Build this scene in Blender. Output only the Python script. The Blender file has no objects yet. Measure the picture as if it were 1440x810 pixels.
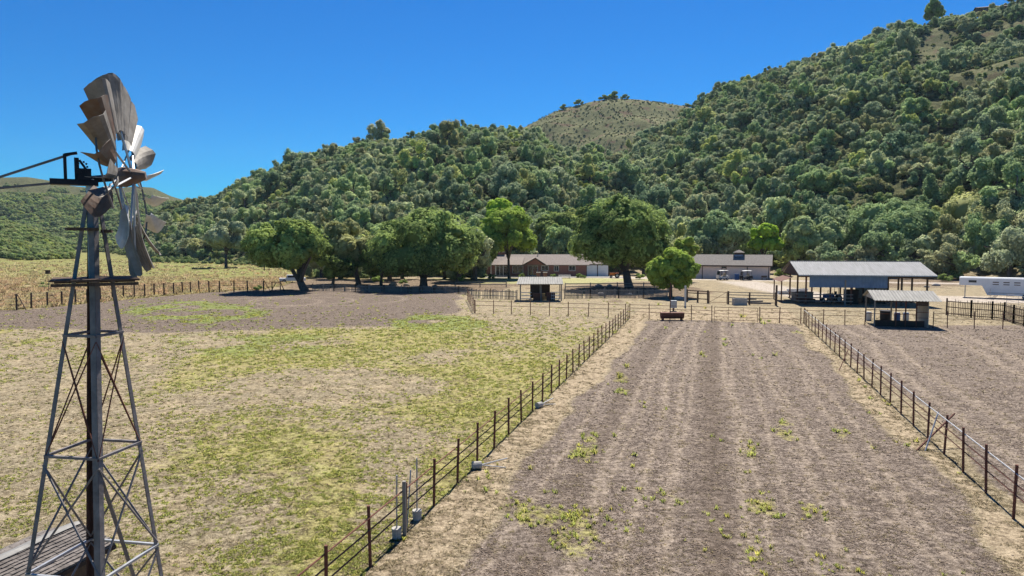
import bpy, math, random
import numpy as np
from mathutils import Vector, Matrix
random.seed(7)
sc = bpy.context.scene
R = math.radians
# ------------------------------------------------------------------ camera, sky, sun
CAM_H = 8.2
PITCH = math.atan(62/960)
cd = bpy.data.cameras.new('camera'); cam = bpy.data.objects.new('camera', cd)
sc.collection.objects.link(cam); sc.camera = cam
cam.location = (0, 0, CAM_H); cam.rotation_euler = (R(90)-PITCH, 0, 0)
cd.lens = 24; cd.sensor_width = 36; cd.clip_start = 0.1; cd.clip_end = 6000
SUN_EL, SUN_AZ = 54.0, 14.0
w = bpy.data.worlds.new('World'); sc.world = w; w.use_nodes = True
nt = w.node_tree; bg = nt.nodes['Background']
sky = nt.nodes.new('ShaderNodeTexSky'); sky.sky_type = 'NISHITA'; sky.sun_disc = False
sky.sun_elevation = R(SUN_EL); sky.sun_rotation = R(SUN_AZ)
sky.altitude = 0; sky.air_density = 1.0; sky.dust_density = 0.0; sky.ozone_density = 3.0
tint = nt.nodes.new('ShaderNodeMix'); tint.data_type = 'RGBA'; tint.blend_type = 'MULTIPLY'
tint.inputs['Factor'].default_value = 1.0
hs = nt.nodes.new('ShaderNodeHueSaturation'); hs.inputs['Saturation'].default_value = 1.2
tint.inputs[7].default_value = (0.06, 0.335, 0.55, 1)
nt.links.new(sky.outputs[0], hs.inputs['Color']); nt.links.new(hs.outputs[0], tint.inputs[6])
nt.links.new(tint.outputs[2], bg.inputs[0]); bg.inputs[1].default_value = 0.10
sd = bpy.data.lights.new('sun', 'SUN'); sun = bpy.data.objects.new('sun', sd); sc.collection.objects.link(sun)
sd.energy = 4.6; sd.angle = R(0.5); sd.color = (1.0, 0.955, 0.86)
sun.rotation_euler = Vector((-math.sin(R(SUN_AZ))*math.cos(R(SUN_EL)), -math.cos(R(SUN_AZ))*math.cos(R(SUN_EL)), -math.sin(R(SUN_EL)))).to_track_quat('-Z', 'Y').to_euler()
sun.location = (0, 0, 60)
vs = sc.view_settings; vs.view_transform = 'Standard'; vs.look = 'None'; vs.exposure = 1.0; vs.gamma = 1; vs.use_curve_mapping = False
sc.cycles.max_bounces = 5; sc.cycles.diffuse_bounces = 2; sc.cycles.glossy_bounces = 2; sc.cycles.transparent_max_bounces = 8
sc.cycles.volume_bounces = 0

# ------------------------------------------------------------------ picture <-> world
def ray(px, py):
    a = (px-720)/960; b = (405-py)/960
    c, s = math.cos(PITCH), math.sin(PITCH)
    return Vector((a, c+b*s, -s+b*c))
def G(px, py, z=0.0):                 # the ground point a photo pixel shows
    d = ray(px, py); t = (z-CAM_H)/d.z
    return Vector((d.x*t, d.y*t, z))
def P(px, py, Y):                     # the point of that pixel at depth Y
    d = ray(px, py); t = Y/d.y
    return Vector((d.x*t, Y, CAM_H+d.z*t))
HEAD = R(16.4)                        # heading of the paddocks
HV = Vector((math.sin(HEAD), math.cos(HEAD), 0)); TV = Vector((math.cos(HEAD), -math.sin(HEAD), 0))

# ------------------------------------------------------------------ numpy noise
def _h(ix, iy, s):
    n = (ix.astype(np.int64)*374761393 + iy.astype(np.int64)*668265263 + s*974634777) & 0x7fffffff
    n = ((n ^ (n >> 13))*1274126177) & 0x7fffffff
    n = (n ^ (n >> 16)) & 0x7fffffff
    return n/0x7fffffff
def vnoise(x, y, s=0):
    x = np.asarray(x, float); y = np.asarray(y, float)
    ix = np.floor(x); iy = np.floor(y); fx = x-ix; fy = y-iy
    fx = fx*fx*(3-2*fx); fy = fy*fy*(3-2*fy)
    a = _h(ix, iy, s); b = _h(ix+1, iy, s); c = _h(ix, iy+1, s); d = _h(ix+1, iy+1, s)
    return (a*(1-fx)+b*fx)*(1-fy)+(c*(1-fx)+d*fx)*fy
def fbm(x, y, o=4, s=0):
    v = 0; a = 0.5; t = 0
    for i in range(o):
        v = v+a*vnoise(x*2**i, y*2**i, s+i*17); t += a; a *= 0.5
    return v/t
def sst(a, b, x):
    t = np.clip((x-a)/(b-a), 0, 1); return t*t*(3-2*t)

# ------------------------------------------------------------------ materials
def mat(name, col, rough=0.85, metal=0.0, var=0.25, scale=3.0, bump=0.0, col2=None, bscale=None, stretch=None, spec=0.3, dist=0.02):
    m = bpy.data.materials.new(name); m.use_nodes = True; t = m.node_tree; p = t.nodes['Principled BSDF']
    p.inputs['Roughness'].default_value = rough; p.inputs['Metallic'].default_value = metal
    p.inputs['Specular IOR Level'].default_value = spec
    tc = t.nodes.new('ShaderNodeTexCoord'); vec = tc.outputs['Object']
    if stretch:
        mp = t.nodes.new('ShaderNodeMapping'); mp.inputs['Scale'].default_value = stretch
        t.links.new(vec, mp.inputs[0]); vec = mp.outputs[0]
    n = t.nodes.new('ShaderNodeTexNoise'); n.inputs['Scale'].default_value = scale; n.inputs['Detail'].default_value = 6; n.inputs['Roughness'].default_value = 0.65
    t.links.new(vec, n.inputs['Vector'])
    r = t.nodes.new('ShaderNodeValToRGB'); r.color_ramp.elements[0].position = 0.32; r.color_ramp.elements[1].position = 0.68
    c2 = col2 or tuple(min(1, c*(1+var)) for c in col); c1 = col if col2 else tuple(c*(1-var) for c in col)
    r.color_ramp.elements[0].color = (*c1, 1); r.color_ramp.elements[1].color = (*c2, 1)
    t.links.new(n.outputs['Fac'], r.inputs[0]); t.links.new(r.outputs[0], p.inputs['Base Color'])
    if bump:
        n2 = t.nodes.new('ShaderNodeTexNoise'); n2.inputs['Scale'].default_value = bscale or scale*4; n2.inputs['Detail'].default_value = 4
        t.links.new(vec, n2.inputs['Vector'])
        b = t.nodes.new('ShaderNodeBump'); b.inputs['Strength'].default_value = bump; b.inputs['Distance'].default_value = dist
        t.links.new(n2.outputs['Fac'], b.inputs['Height']); t.links.new(b.outputs[0], p.inputs['Normal'])
    return m
M = {}
M['rust'] = mat('rusty pipe', (0.085, 0.035, 0.025), 0.8, 0, col2=(0.20, 0.075, 0.045), scale=9, bump=0.2)
M['rust_dark'] = mat('dark rusty steel', (0.085, 0.030, 0.020), 0.8, 0, col2=(0.20, 0.070, 0.043), scale=9, bump=0.2)
M['galv'] = mat('galvanised steel', (0.30, 0.30, 0.31), 0.5, 0.6, col2=(0.46, 0.46, 0.47), scale=5)
M['towersteel'] = mat('weathered tower steel', (0.12, 0.105, 0.10), 0.6, 0.2, col2=(0.23, 0.205, 0.20), scale=6, bump=0.15)
M['towershade'] = mat('tower steel painted as shaded', (0.03, 0.022, 0.02), 0.7, 0.2, col2=(0.10, 0.05, 0.035), scale=6, bump=0.15)  # shade on the far leg put into a near-black colour
M['blade'] = mat('weathered galvanised blade', (0.15, 0.128, 0.108), 0.7, 0.12, col2=(0.30, 0.27, 0.235), scale=5, bump=0.25, bscale=9)
M['bladerust'] = mat('blade with rust stains', (0.19, 0.16, 0.135), 0.7, 0.1, col2=(0.15, 0.075, 0.045), scale=4.2, bump=0.25, bscale=9)
M['bladelit'] = mat('pale bent blade painted as sunlit', (0.42, 0.40, 0.37), 0.55, 0.15, col2=(0.60, 0.58, 0.54), scale=5, bump=0.2, bscale=9)  # lighter copy of the blade metal, sunlight put into its colour
M['iron'] = mat('dark iron', (0.012, 0.013, 0.018), 0.5, 0.5, col2=(0.035, 0.03, 0.032), scale=9, bump=0.2)
M['oldwood'] = mat('old grey wood', (0.16, 0.14, 0.12), 0.9, 0, col2=(0.30, 0.27, 0.23), scale=2.5, stretch=(6, 6, 1), bump=0.3)
M['brownwood'] = mat('brown weathered wood', (0.06, 0.04, 0.028), 0.9, 0, col2=(0.14, 0.09, 0.06), scale=2.5, stretch=(6, 6, 1), bump=0.3)
M['plankwood'] = mat('brown platform plank', (0.045, 0.03, 0.022), 0.85, 0, col2=(0.15, 0.085, 0.05), scale=4, bump=0.3)
M['shingle'] = mat('weathered wood shingle', (0.10, 0.085, 0.075), 0.95, 0, col2=(0.21, 0.18, 0.16), scale=3.5, bump=0.5, bscale=22)
M['flashing'] = mat('ridge flashing', (0.16, 0.15, 0.14), 0.7, 0.1, col2=(0.30, 0.285, 0.26), scale=4)
M['metalroof'] = mat('corrugated metal roof', (0.115, 0.115, 0.12), 0.7, 0.05, col2=(0.19, 0.19, 0.198), scale=0.8, stretch=(3, 0.5, 1))
M['oldroof'] = mat('weathered corrugated roof', (0.15, 0.14, 0.125), 0.75, 0.05, col2=(0.27, 0.255, 0.23), scale=1.0, stretch=(3, 0.5, 1))
M['bluewall'] = mat('blue grey metal siding', (0.155, 0.22, 0.33), 0.55, 0.1, var=0.15, scale=1.2)
M['barnwall'] = mat('pinkish beige boards', (0.72, 0.56, 0.48), 0.9, 0, var=0.08, scale=1.2)
M['trim'] = mat('brown trim', (0.09, 0.055, 0.045), 0.8, 0, scale=3)
M['asphaltroof'] = mat('grey shingle roof', (0.15, 0.13, 0.115), 0.95, 0, col2=(0.235, 0.21, 0.185), scale=2.6, bump=0.3)
M['houseroof'] = mat('pinkish grey shingle roof', (0.20, 0.16, 0.14), 0.95, 0, col2=(0.29, 0.24, 0.21), scale=2.6, bump=0.3)
M['white'] = mat('white paint', (0.72, 0.71, 0.70), 0.45, 0, var=0.06, scale=1.2)
M['offwhite'] = mat('off white paint', (0.55, 0.53, 0.50), 0.7, 0, var=0.1, scale=1.2)
M['glass'] = mat('dark window glass', (0.02, 0.025, 0.03), 0.08, 0, var=0.3, spec=0.8)
M['black'] = mat('black rubber', (0.018, 0.018, 0.018), 0.8, 0)
M['orange'] = mat('orange paint', (0.65, 0.17, 0.02), 0.5, 0, var=0.15)
M['blue'] = mat('blue paint', (0.03, 0.09, 0.25), 0.5, 0, var=0.15)
M['seat'] = mat('tan vinyl', (0.38, 0.32, 0.24), 0.7, 0)
M['concrete'] = mat('concrete', (0.38, 0.35, 0.31), 0.95, 0, var=0.2, scale=5, bump=0.4)
M['stone'] = mat('pale boulder', (0.30, 0.27, 0.24), 0.95, 0, var=0.3, scale=2, bump=0.6, bscale=5)
M['plywood'] = mat('pale plywood', (0.44, 0.38, 0.31), 0.9, 0, var=0.15, scale=2)
M['hay'] = mat('hay', (0.42, 0.31, 0.15), 1, 0, var=0.35, scale=6, bump=0.6)
M['kick'] = mat('dark kickboard', (0.045, 0.03, 0.024), 0.9, 0, scale=3, bump=0.3)
M['wire'] = mat('wire', (0.12, 0.11, 0.11), 0.6, 0.3)
M['bark'] = mat('oak bark', (0.06, 0.048, 0.04), 0.95, 0, col2=(0.16, 0.13, 0.11), scale=3, stretch=(3, 3, 1), bump=0.7, bscale=9, dist=0.06)
def brickmat():
    m = bpy.data.materials.new('red brick'); m.use_nodes = True; t = m.node_tree; p = t.nodes['Principled BSDF']; p.inputs['Roughness'].default_value = 0.9
    tc = t.nodes.new('ShaderNodeTexCoord'); sx = t.nodes.new('ShaderNodeSeparateXYZ'); t.links.new(tc.outputs['Object'], sx.inputs[0])
    ad = t.nodes.new('ShaderNodeMath'); t.links.new(sx.outputs[0], ad.inputs[0]); t.links.new(sx.outputs[1], ad.inputs[1])
    cx = t.nodes.new('ShaderNodeCombineXYZ'); t.links.new(ad.outputs[0], cx.inputs[0]); t.links.new(sx.outputs[2], cx.inputs[1])
    b = t.nodes.new('ShaderNodeTexBrick'); b.inputs['Scale'].default_value = 3.5; b.inputs['Color1'].default_value = (0.24, 0.08, 0.055, 1); b.inputs['Color2'].default_value = (0.32, 0.125, 0.09, 1)
    b.inputs['Mortar'].default_value = (0.26, 0.18, 0.15, 1); b.inputs['Mortar Size'].default_value = 0.03
    t.links.new(cx.outputs[0], b.inputs['Vector']); t.links.new(b.outputs[0], p.inputs['Base Color']); return m
M['brick'] = brickmat()

def leafmat(name, dark, light, objvar=0.5, trans=0.10):
    """leaf clumps: albedo differs leaf to leaf (attribute tint), patch to patch and tree to tree"""
    m = bpy.data.materials.new(name); m.use_nodes = True; t = m.node_tree; L = t.links
    p = t.nodes['Principled BSDF']; p.inputs['Roughness'].default_value = 0.9; p.inputs['Specular IOR Level'].default_value = 0.06
    at = t.nodes.new('ShaderNodeAttribute'); at.attribute_name = 'tint'
    oi = t.nodes.new('ShaderNodeObjectInfo')
    mx = t.nodes.new('ShaderNodeMix'); mx.data_type = 'RGBA'; mx.inputs[6].default_value = (*dark, 1); mx.inputs[7].default_value = (*light, 1)
    L.new(at.outputs['Fac'], mx.inputs['Factor'])
    rp = t.nodes.new('ShaderNodeValToRGB'); e = rp.color_ramp.elements
    e[0].position = 0.0; e[0].color = (0.55, 0.70, 0.70, 1); e[1].position = 1.0; e[1].color = (1.50, 1.45, 0.80, 1)
    for pos, c in ((0.2, (1.15, 1.10, 1.20, 1)), (0.4, (0.65, 0.78, 0.70, 1)), (0.6, (1.0, 1.15, 0.85, 1)), (0.75, (1.45, 1.35, 1.40, 1)), (0.88, (0.95, 0.80, 0.75, 1))):
        q = e.new(pos); q.color = c
    L.new(oi.outputs['Random'], rp.inputs[0])
    m2 = t.nodes.new('ShaderNodeMix'); m2.data_type = 'RGBA'; m2.blend_type = 'MULTIPLY'; m2.inputs['Factor'].default_value = objvar
    L.new(mx.outputs[2], m2.inputs[6]); L.new(rp.outputs[0], m2.inputs[7]); L.new(m2.outputs[2], p.inputs['Base Color'])
    tr = t.nodes.new('ShaderNodeBsdfTranslucent'); ms = t.nodes.new('ShaderNodeMixShader'); ms.inputs[0].default_value = trans
    L.new(m2.outputs[2], tr.inputs[0]); L.new(p.outputs[0], ms.inputs[1]); L.new(tr.outputs[0], ms.inputs[2])
    L.new(ms.outputs[0], t.nodes['Material Output'].inputs[0])
    return m
M['oak'] = leafmat('oak leaves', (0.06, 0.10, 0.035), (0.52, 0.64, 0.19), 0.15, 0.40)
M['hilloak'] = leafmat('hillside oak leaves', (0.18, 0.22, 0.12), (0.60, 0.66, 0.37), 0.9, 0.44)
M['bright'] = leafmat('bright green leaves', (0.13, 0.20, 0.04), (0.50, 0.64, 0.12), 0.1, 0.4)
M['lime'] = leafmat('lime green leaves', (0.22, 0.36, 0.04), (0.60, 0.78, 0.10), 0.1, 0.4)
M['shrubleaf'] = leafmat('shrub leaves', (0.14, 0.18, 0.075), (0.42, 0.48, 0.20), 0.8, 0.38)
M['chap'] = leafmat('chaparral leaves', (0.13, 0.145, 0.07), (0.36, 0.38, 0.19), 0.4, 0.4)
M['grassgreen'] = leafmat('green grass blades', (0.24, 0.28, 0.06), (0.62, 0.60, 0.20), 0.6, 0.5)
M['grassdry'] = leafmat('dry grass blades', (0.18, 0.14, 0.08), (0.46, 0.38, 0.25), 0.35, 0.2)
M['clod'] = mat('soil clod', (0.15, 0.105, 0.07), 1, 0, col2=(0.34, 0.25, 0.175), scale=3)

# ------------------------------------------------------------------ mesh helpers
class MB:
    def __init__(s): s.v = []; s.f = []; s.m = []
    def add(s, vs_, fs_, mi=0):
        k = len(s.v); s.v += [tuple(v) for v in vs_]; s.f += [tuple(k+i for i in f) for f in fs_]; s.m += [mi]*len(fs_); return s
    def box(s, c, d, rz=0, rx=0, ry=0, mi=0):
        hx, hy, hz = d[0]/2, d[1]/2, d[2]/2; mt = Matrix.Rotation(rz, 3, 'Z') @ Matrix.Rotation(ry, 3, 'Y') @ Matrix.Rotation(rx, 3, 'X'); c = Vector(c)
        vs_ = [c+mt@Vector((x*hx, y*hy, z*hz)) for z in (-1, 1) for y in (-1, 1) for x in (-1, 1)]
        return s.add(vs_, [(0, 2, 3, 1), (4, 5, 7, 6), (0, 1, 5, 4), (2, 6, 7, 3), (0, 4, 6, 2), (1, 3, 7, 5)], mi)
    def bar(s, a, b, wd, ht, mi=0, up=(0, 0, 1)):
        a, b = Vector(a), Vector(b); z = (b-a).normalized(); u = Vector(up)
        x = u.cross(z)
        if x.length < 1e-3: x = Vector((1, 0, 0)).cross(z)
        x.normalize(); y = z.cross(x); vs_ = []
        for q in (a, b):
            for i, j in ((-1, -1), (1, -1), (1, 1), (-1, 1)): vs_.append(q+x*i*wd/2+y*j*ht/2)
        return s.add(vs_, [(3, 2, 1, 0), (4, 5, 6, 7), (0, 1, 5, 4), (1, 2, 6, 5), (2, 3, 7, 6), (3, 0, 4, 7)], mi)
    def tube(s, pts, rad, n=8, mi=0, cap=True):
        pts = [Vector(p) for p in pts]
        if not hasattr(rad, '__len__'): rad = [rad]*len(pts)
        vs_ = []; px = None
        for i, p in enumerate(pts):
            d = (pts[min(i+1, len(pts)-1)]-pts[max(i-1, 0)]).normalized()
            x = (px - d*px.dot(d)) if px is not None else (Vector((0, 0, 1)).cross(d) if abs(d.z) < 0.95 else Vector((1, 0, 0)).cross(d))
            x.normalize(); px = x; y = d.cross(x)
            for k in range(n):
                a = 2*math.pi*k/n; vs_.append(p+(x*math.cos(a)+y*math.sin(a))*rad[i])
        fs_ = []
        for i in range(len(pts)-1):
            for k in range(n):
                k2 = (k+1) % n; fs_.append((i*n+k, i*n+k2, (i+1)*n+k2, (i+1)*n+k))
        if cap: fs_ += [tuple(reversed(range(n))), tuple(range((len(pts)-1)*n, len(pts)*n))]
        return s.add(vs_, fs_, mi)
    def prism(s, prof, x0, x1, mi=0):      # profile in (y,z) swept along x
        n = len(prof); vs_ = [(x0, y, z) for y, z in prof]+[(x1, y, z) for y, z in prof]
        fs_ = [tuple(range(n)), tuple(reversed(range(n, 2*n)))]+[(i, i+n, (i+1) % n+n, (i+1) % n) for i in range(n)]
        return s.add(vs_, fs_, mi)
    def sheet(s, g, th, mi=0):             # grid of points -> closed thin sheet
        g = [[Vector(p) for p in r] for r in g]; a, b = len(g), len(g[0]); nrm = []
        for i in range(a):
            for j in range(b):
                u = g[min(i+1, a-1)][j]-g[max(i-1, 0)][j]; v = g[i][min(j+1, b-1)]-g[i][max(j-1, 0)]
                c = u.cross(v); c.normalize(); nrm.append(c)
        F = [p for r in g for p in r]; vs_ = [p+n*th/2 for p, n in zip(F, nrm)]+[p-n*th/2 for p, n in zip(F, nrm)]; N = a*b; fs_ = []
        for i in range(a-1):
            for j in range(b-1):
                q = (i*b+j, (i+1)*b+j, (i+1)*b+j+1, i*b+j+1); fs_.append(q); fs_.append(tuple(N+k for k in reversed(q)))
        ed = [(0, j) for j in range(b)]+[(i, b-1) for i in range(1, a)]+[(a-1, j) for j in range(b-2, -1, -1)]+[(i, 0) for i in range(a-2, 0, -1)]
        ed = [i*b+j for i, j in ed]
        for k in range(len(ed)):
            p, q = ed[k], ed[(k+1) % len(ed)]; fs_.append((p, q, N+q, N+p))
        return s.add(vs_, fs_, mi)
    def build(s, name, mats, parent=None, smooth=False, loc=None):
        me = bpy.data.meshes.new(name); me.from_pydata(s.v, [], s.f)
        if not isinstance(mats, (list, tuple)): mats = [mats]
        for m in mats: me.materials.append(M[m] if isinstance(m, str) else m)
        if len(mats) > 1: me.polygons.foreach_set('material_index', s.m)
        if smooth: me.polygons.foreach_set('use_smooth', [True]*len(s.f))
        me.update(); o = bpy.data.objects.new(name, me); sc.collection.objects.link(o)
        if parent: o.parent = parent
        if loc is not None: o.location = loc
        return o
def tag(o, label=None, cat=None, group=None, kind=None):
    if label: o['label'] = label
    if cat: o['category'] = cat
    if group: o['group'] = group
    if kind: o['kind'] = kind
    return o
def thing(name, label, cat, loc=(0, 0, 0), rz=0, group=None):
    o = bpy.data.objects.new(name, None); sc.collection.objects.link(o); o.location = loc; o.rotation_euler = (0, 0, rz); o.empty_display_size = 0.3
    return tag(o, label, cat, group)
def dup(o, parent=None):
    c = o.copy(); sc.collection.objects.link(c); c.parent = parent
    for ch in list(o.children): dup(ch, c)
    return c
def dup_thing(root, loc, rz, label):
    c = dup(root); c.location = loc; c.rotation_euler = (0, 0, rz); c['label'] = label; return c
def npmesh(name, V, F, mats, tint=None, midx=None, nper=4):
    V = np.asarray(V, np.float32); F = np.asarray(F, np.int32)
    me = bpy.data.meshes.new(name); me.vertices.add(len(V)); me.vertices.foreach_set('co', V.ravel())
    me.loops.add(F.size); me.loops.foreach_set('vertex_index', F.ravel())
    me.polygons.add(len(F)); me.polygons.foreach_set('loop_start', np.arange(0, F.size, nper, dtype=np.int32))
    for m in mats: me.materials.append(M[m] if isinstance(m, str) else m)
    if midx is not None: me.polygons.foreach_set('material_index', np.asarray(midx, np.int32))
    if tint is not None:
        a = me.attributes.new('tint', 'FLOAT', 'POINT'); a.data.foreach_set('value', np.asarray(tint, np.float32))
    me.update(calc_edges=True); me.validate(); return me
#==SETTING==
# ------------------------------------------------------------------ terrain
def ctrl(pts, trees=0, Rf=None):
    """skyline points of the photo -> (u, elevation slope)"""
    us, es = [], []
    for px, py in pts:
        d = ray(px, py); us.append(d.x/d.y); es.append(d.z/d.y)
    return np.array(us), np.array(es)
def U(px): return (px-720)/960/math.cos(PITCH)
RID = []
def ridge(sky_pts, Rp, Fp, trees, back, sh=1.0):
    us, es = ctrl(sky_pts)
    ru = np.array([U(p) for p, _ in Rp]); rv = np.array([v for _, v in Rp]); fu = np.array([U(p) for p, _ in Fp]); fv = np.array([v for _, v in Fp])
    RID.append((us, es, ru, rv, fu, fv, trees, back, sh))
ridge([(120, 352), (190, 335), (215, 292), (240, 274), (300, 264), (340, 242), (400, 224), (430, 207), (480, 201), (520, 187), (560, 190), (600, 182), (640, 172), (700, 173), (740, 174), (770, 193), (800, 206), (845, 210), (880, 222), (920, 255), (980, 310), (1100, 345)],
      [(120, 520), (300, 470), (600, 440), (900, 400)], [(120, 370), (240, 330), (340, 285), (420, 225), (500, 190), (900, 190)], 7, 1.6)
ridge([(640, 345), (700, 320), (760, 285), (800, 255), (850, 222), (900, 190), (960, 148), (1000, 122), (1060, 100), (1100, 88), (1140, 76), (1200, 52), (1240, 40), (1290, 22), (1330, 14), (1380, 12), (1440, -14), (1700, -60), (2200, 0)],
      [(640, 560), (960, 540), (1200, 480), (1440, 430), (2200, 380)], [(640, 250), (960, 215), (1100, 190), (1300, 170), (1440, 140), (2200, 90)], 7, 2.2)
ridge([(520, 345), (600, 300), (660, 240), (700, 195), (740, 177), (780, 156), (830, 143), (860, 138), (900, 140), (960, 148), (1040, 165), (1200, 200)],
      [(600, 760), (1200, 740)], [(600, 480), (1200, 480)], 0, 1.5)
ridge([(-900, 260), (-200, 240), (0, 248), (38, 247), (70, 252), (97, 259), (150, 264), (190, 260), (215, 262), (240, 274), (300, 292), (420, 330), (600, 343)],
      [(-900, 1100), (600, 1150)], [(-900, 620), (600, 700)], 2, 1.3)
ridge([(-900, 270), (-300, 280), (0, 305), (50, 320), (85, 338), (108, 356), (160, 368), (220, 375)],
      [(-900, 360), (160, 440)], [(-900, 220), (0, 305), (160, 345)], 3, 2.0)
def terrain(x, y):
    x = np.asarray(x, float); y = np.asarray(y, float); u = x/np.maximum(y, 30.0)
    out = np.zeros_like(x)
    for us, es, ru, rv, fu, fv, trees, back, sh in RID:
        e = np.interp(u, us, es); Rr = np.interp(u, ru, rv); F = np.interp(u, fu, fv)
        H = np.maximum(CAM_H+e*Rr-trees, 0)
        t = np.clip((y-F)/(Rr-F), 0, 1)
        g = 0.72*t**1.15+0.28*np.sin(t*math.pi/2)
        fall = 1-np.clip((y-Rr)/(Rr*(back-1)), 0, 1)**1.5*0.95
        z = H*np.where(y > Rr, fall, g)
        fold = (fbm(x/70, y/70, 3, 5)-0.5)*0.30*H*np.sin(t*math.pi)
        z = np.maximum(z+fold, 0)
        k = 5.0; out = np.where((out > 0.01) & (z > 0.01), np.log(np.exp(np.clip(out/k, 0, 60))+np.exp(np.clip(z/k, 0, 60))-1)*k, np.maximum(out, z))
    return out
A0, A1 = G(521, 797), G(883, 450)
B0, B1 = G(1425, 730), G(1130, 455)
HL = (A1-A0).normalized(); HRt = (B1-B0).normalized()
def lane_uv(x, y):
    """s along the paddock, q across it: 0 at the left pipe fence, 1 at the right one"""
    s = (x-A0.x)*HV.x+(y-A0.y)*HV.y
    xa = A0.x+(y-A0.y)*(HL.x/HL.y); xb = B0.x+(y-B0.y)*(HRt.x/HRt.y)
    return s, (x-xa)/(xb-xa)
def ell(x, y, px0, px1, py0, py1, soft=0.35, dens=1.0):
    """a soft patch on the ground spanning those photo pixels"""
    c = G((px0+px1)/2, (py0+py1)/2); yn, yf = G(720, py1).y, G(720, py0).y
    rx = abs(px1-px0)/2*c.y/960; cy = (yn+yf)/2; ry = (yf-yn)/2; cx = (px0+px1)/2
    X = (x-((cx-720)/960*y))/(rx*y/c.y+1e-6); Y = (y-cy)/ry
    r = np.sqrt(X*X+Y*Y)+(fbm(x/3, y/6, 3, 91)-0.5)*0.9
    return dens*(1-sst(1-soft, 1+soft, r))
TRK = [0.17, 0.285, 0.31, 0.365, 0.42, 0.44, 0.56, 0.585, 0.645, 0.70, 0.735, 0.82, 0.86]
def masks(x, y):
    s, q = lane_uv(x, y)
    z = terrain(x, y)
    hill = sst(0.4, 4, z)
    wob = (fbm(x/6, y/6, 3, 3)-0.5)
    yfar = 74+(-x*0.0)  # far cross fence
    cross = np.where(x < 8, 80.5-(x+4.3)*0.25, 79-(x-8)*0.22)
    inside = 1-sst(-1.0, 1.5, y-cross+wob*3)
    inlane = sst(-0.002, 0.012, q)*(1-sst(0.988, 1.002, q))
    leftf = 1-sst(-0.002, 0.01, q)
    rightf = sst(0.99, 1.0, q)
    edge = np.minimum(np.abs(q), np.abs(q-1))*15.5
    # tilled soil in the lane, straw margins along the fences
    soil = inlane*sst(0.2, 1.7, edge+wob*1.8-0.9*(q < 0.5))*(1-sst(58, 61, s+wob*4))
    farsoil = (1-sst(0, 3, y-92-wob*8))*rightf*sst(0.3, 1.6, edge+wob*2)*(1-sst(-3, 1, y-71.5+x*0.04-wob*4))
    soil = np.maximum(soil, farsoil)
    # the dark worked band across the top of the left field
    d1 = G(720, 460).y; d2 = G(720, 412).y
    band = leftf*sst(d1-4, d1+2, y+(fbm(x/9, y/9, 3, 8)-0.5)*9+np.clip(-(x+25), 0, 60)*0.10)*(1-sst(120, 128, y+wob*5))*(1-sst(-9, -5, x+wob*6+ (y-80)*0.05))
    soil = np.maximum(soil, band*0.95)
    straw = np.maximum(inlane*(1-sst(0.2, 1.7, edge+wob*1.8-0.9*(q < 0.5)))*0.8, inlane*sst(58, 61, s+wob*4))*(1-sst(83, 88, y))
    # green
    gn = fbm(x/5.0, y/7.0, 4, 21); gb = fbm(x/16+3, y/20, 3, 33)
    green = leftf*(1-sst(d1-3, d1+3, y+wob*6))*np.clip(sst(0.34, 0.74, gn*0.55+gb*0.45+0.07*sst(-30, -4, x))*1.0+0.05, 0, 1)
    dep = CAM_H/np.maximum(y, 1)*960+343
    pxx = 720+960*x/np.maximum(y, 1)
    # barer to the left, greener towards the pipe fence at the bottom
    bare = ell(x, y, -60, 190, 500, 640)*0.75+ell(x, y, 470, 740, 560, 700)*0.15+ell(x, y, 330, 640, 520, 570)*0.75+ell(x, y, 480, 620, 640, 800)*0.65+ell(x, y, 0, 300, 435, 480)*0.4
    green = np.clip(green-bare+leftf*(ell(x, y, 150, 580, 570, 840)*0.15+ell(x, y, 420, 800, 450, 560)*0.10), 0, 1)
    bg_ = ell(x, y, 168, 372, 423, 456)*0.9+ell(x, y, 555, 670, 444, 470)+ell(x, y, 240, 470, 466, 510)*0.75+ell(x, y, 600, 840, 446, 490)*0.35+ell(x, y, 100, 620, 640, 830)*0.35
    bg_ = bg_*leftf*sst(0.30, 0.55, fbm(x/3, y/4, 3, 44))
    lanegr = inlane*sum(ell(x, y, *p, 0.45) for p in ((780, 850, 722, 792), (1060, 1105, 700, 745), (1040, 1075, 610, 670), (800, 850, 610, 645), (875, 905, 625, 655), (1135, 1185, 700, 735), (930, 975, 690, 715), (1170, 1200, 600, 620), (860, 890, 520, 560), (1110, 1135, 465, 475), (1095, 1130, 590, 625), (720, 790, 700, 740)))*0.62*sst(0.35, 0.62, fbm(x/0.9, y/1.4, 3, 56))
    lanegr = lanegr+inlane*0.12*sst(0.60, 0.8, fbm(x/2.2, y/5, 3, 55))
    # tracks
    qq = q+(vnoise(s/9, q*0+1.5, 12)-0.5)*0.034+0.022*np.sin(s/17)
    tr = 0
    for i, t0 in enumerate(TRK):
        cur = t0+(0.5-t0)*(0.15+0.2*math.sin(i*5.1)**2)*sst(36, 62, s)+0.008*np.sin(s/6+i*1.9)
        wd = 0.0075+0.0025*math.sin(i*2.3)
        tr = np.maximum(tr, np.exp(-((qq-cur)/wd)**2)*(0.75+0.25*vnoise(s/5, q*0+i, 70)))
    tr = tr*soil*inlane*sst(0.15, 0.5, vnoise(s/6, q*25, 77)+0.3)
    dark = np.exp(-((qq-0.505)/0.035)**2)*inlane+0.7*np.exp(-((qq-0.24)/0.03)**2)*inlane
    for off, wd in ((2.6, 0.28), (4.2, 0.28), (9, 0.4), (10.6, 0.4)):
        tr = np.maximum(tr, rightf*np.exp(-(((q-1)*15.5-off-(vnoise(s/12, q*0, 15)-0.5)*1.5)/wd)**2)*0.8*inside)
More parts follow.
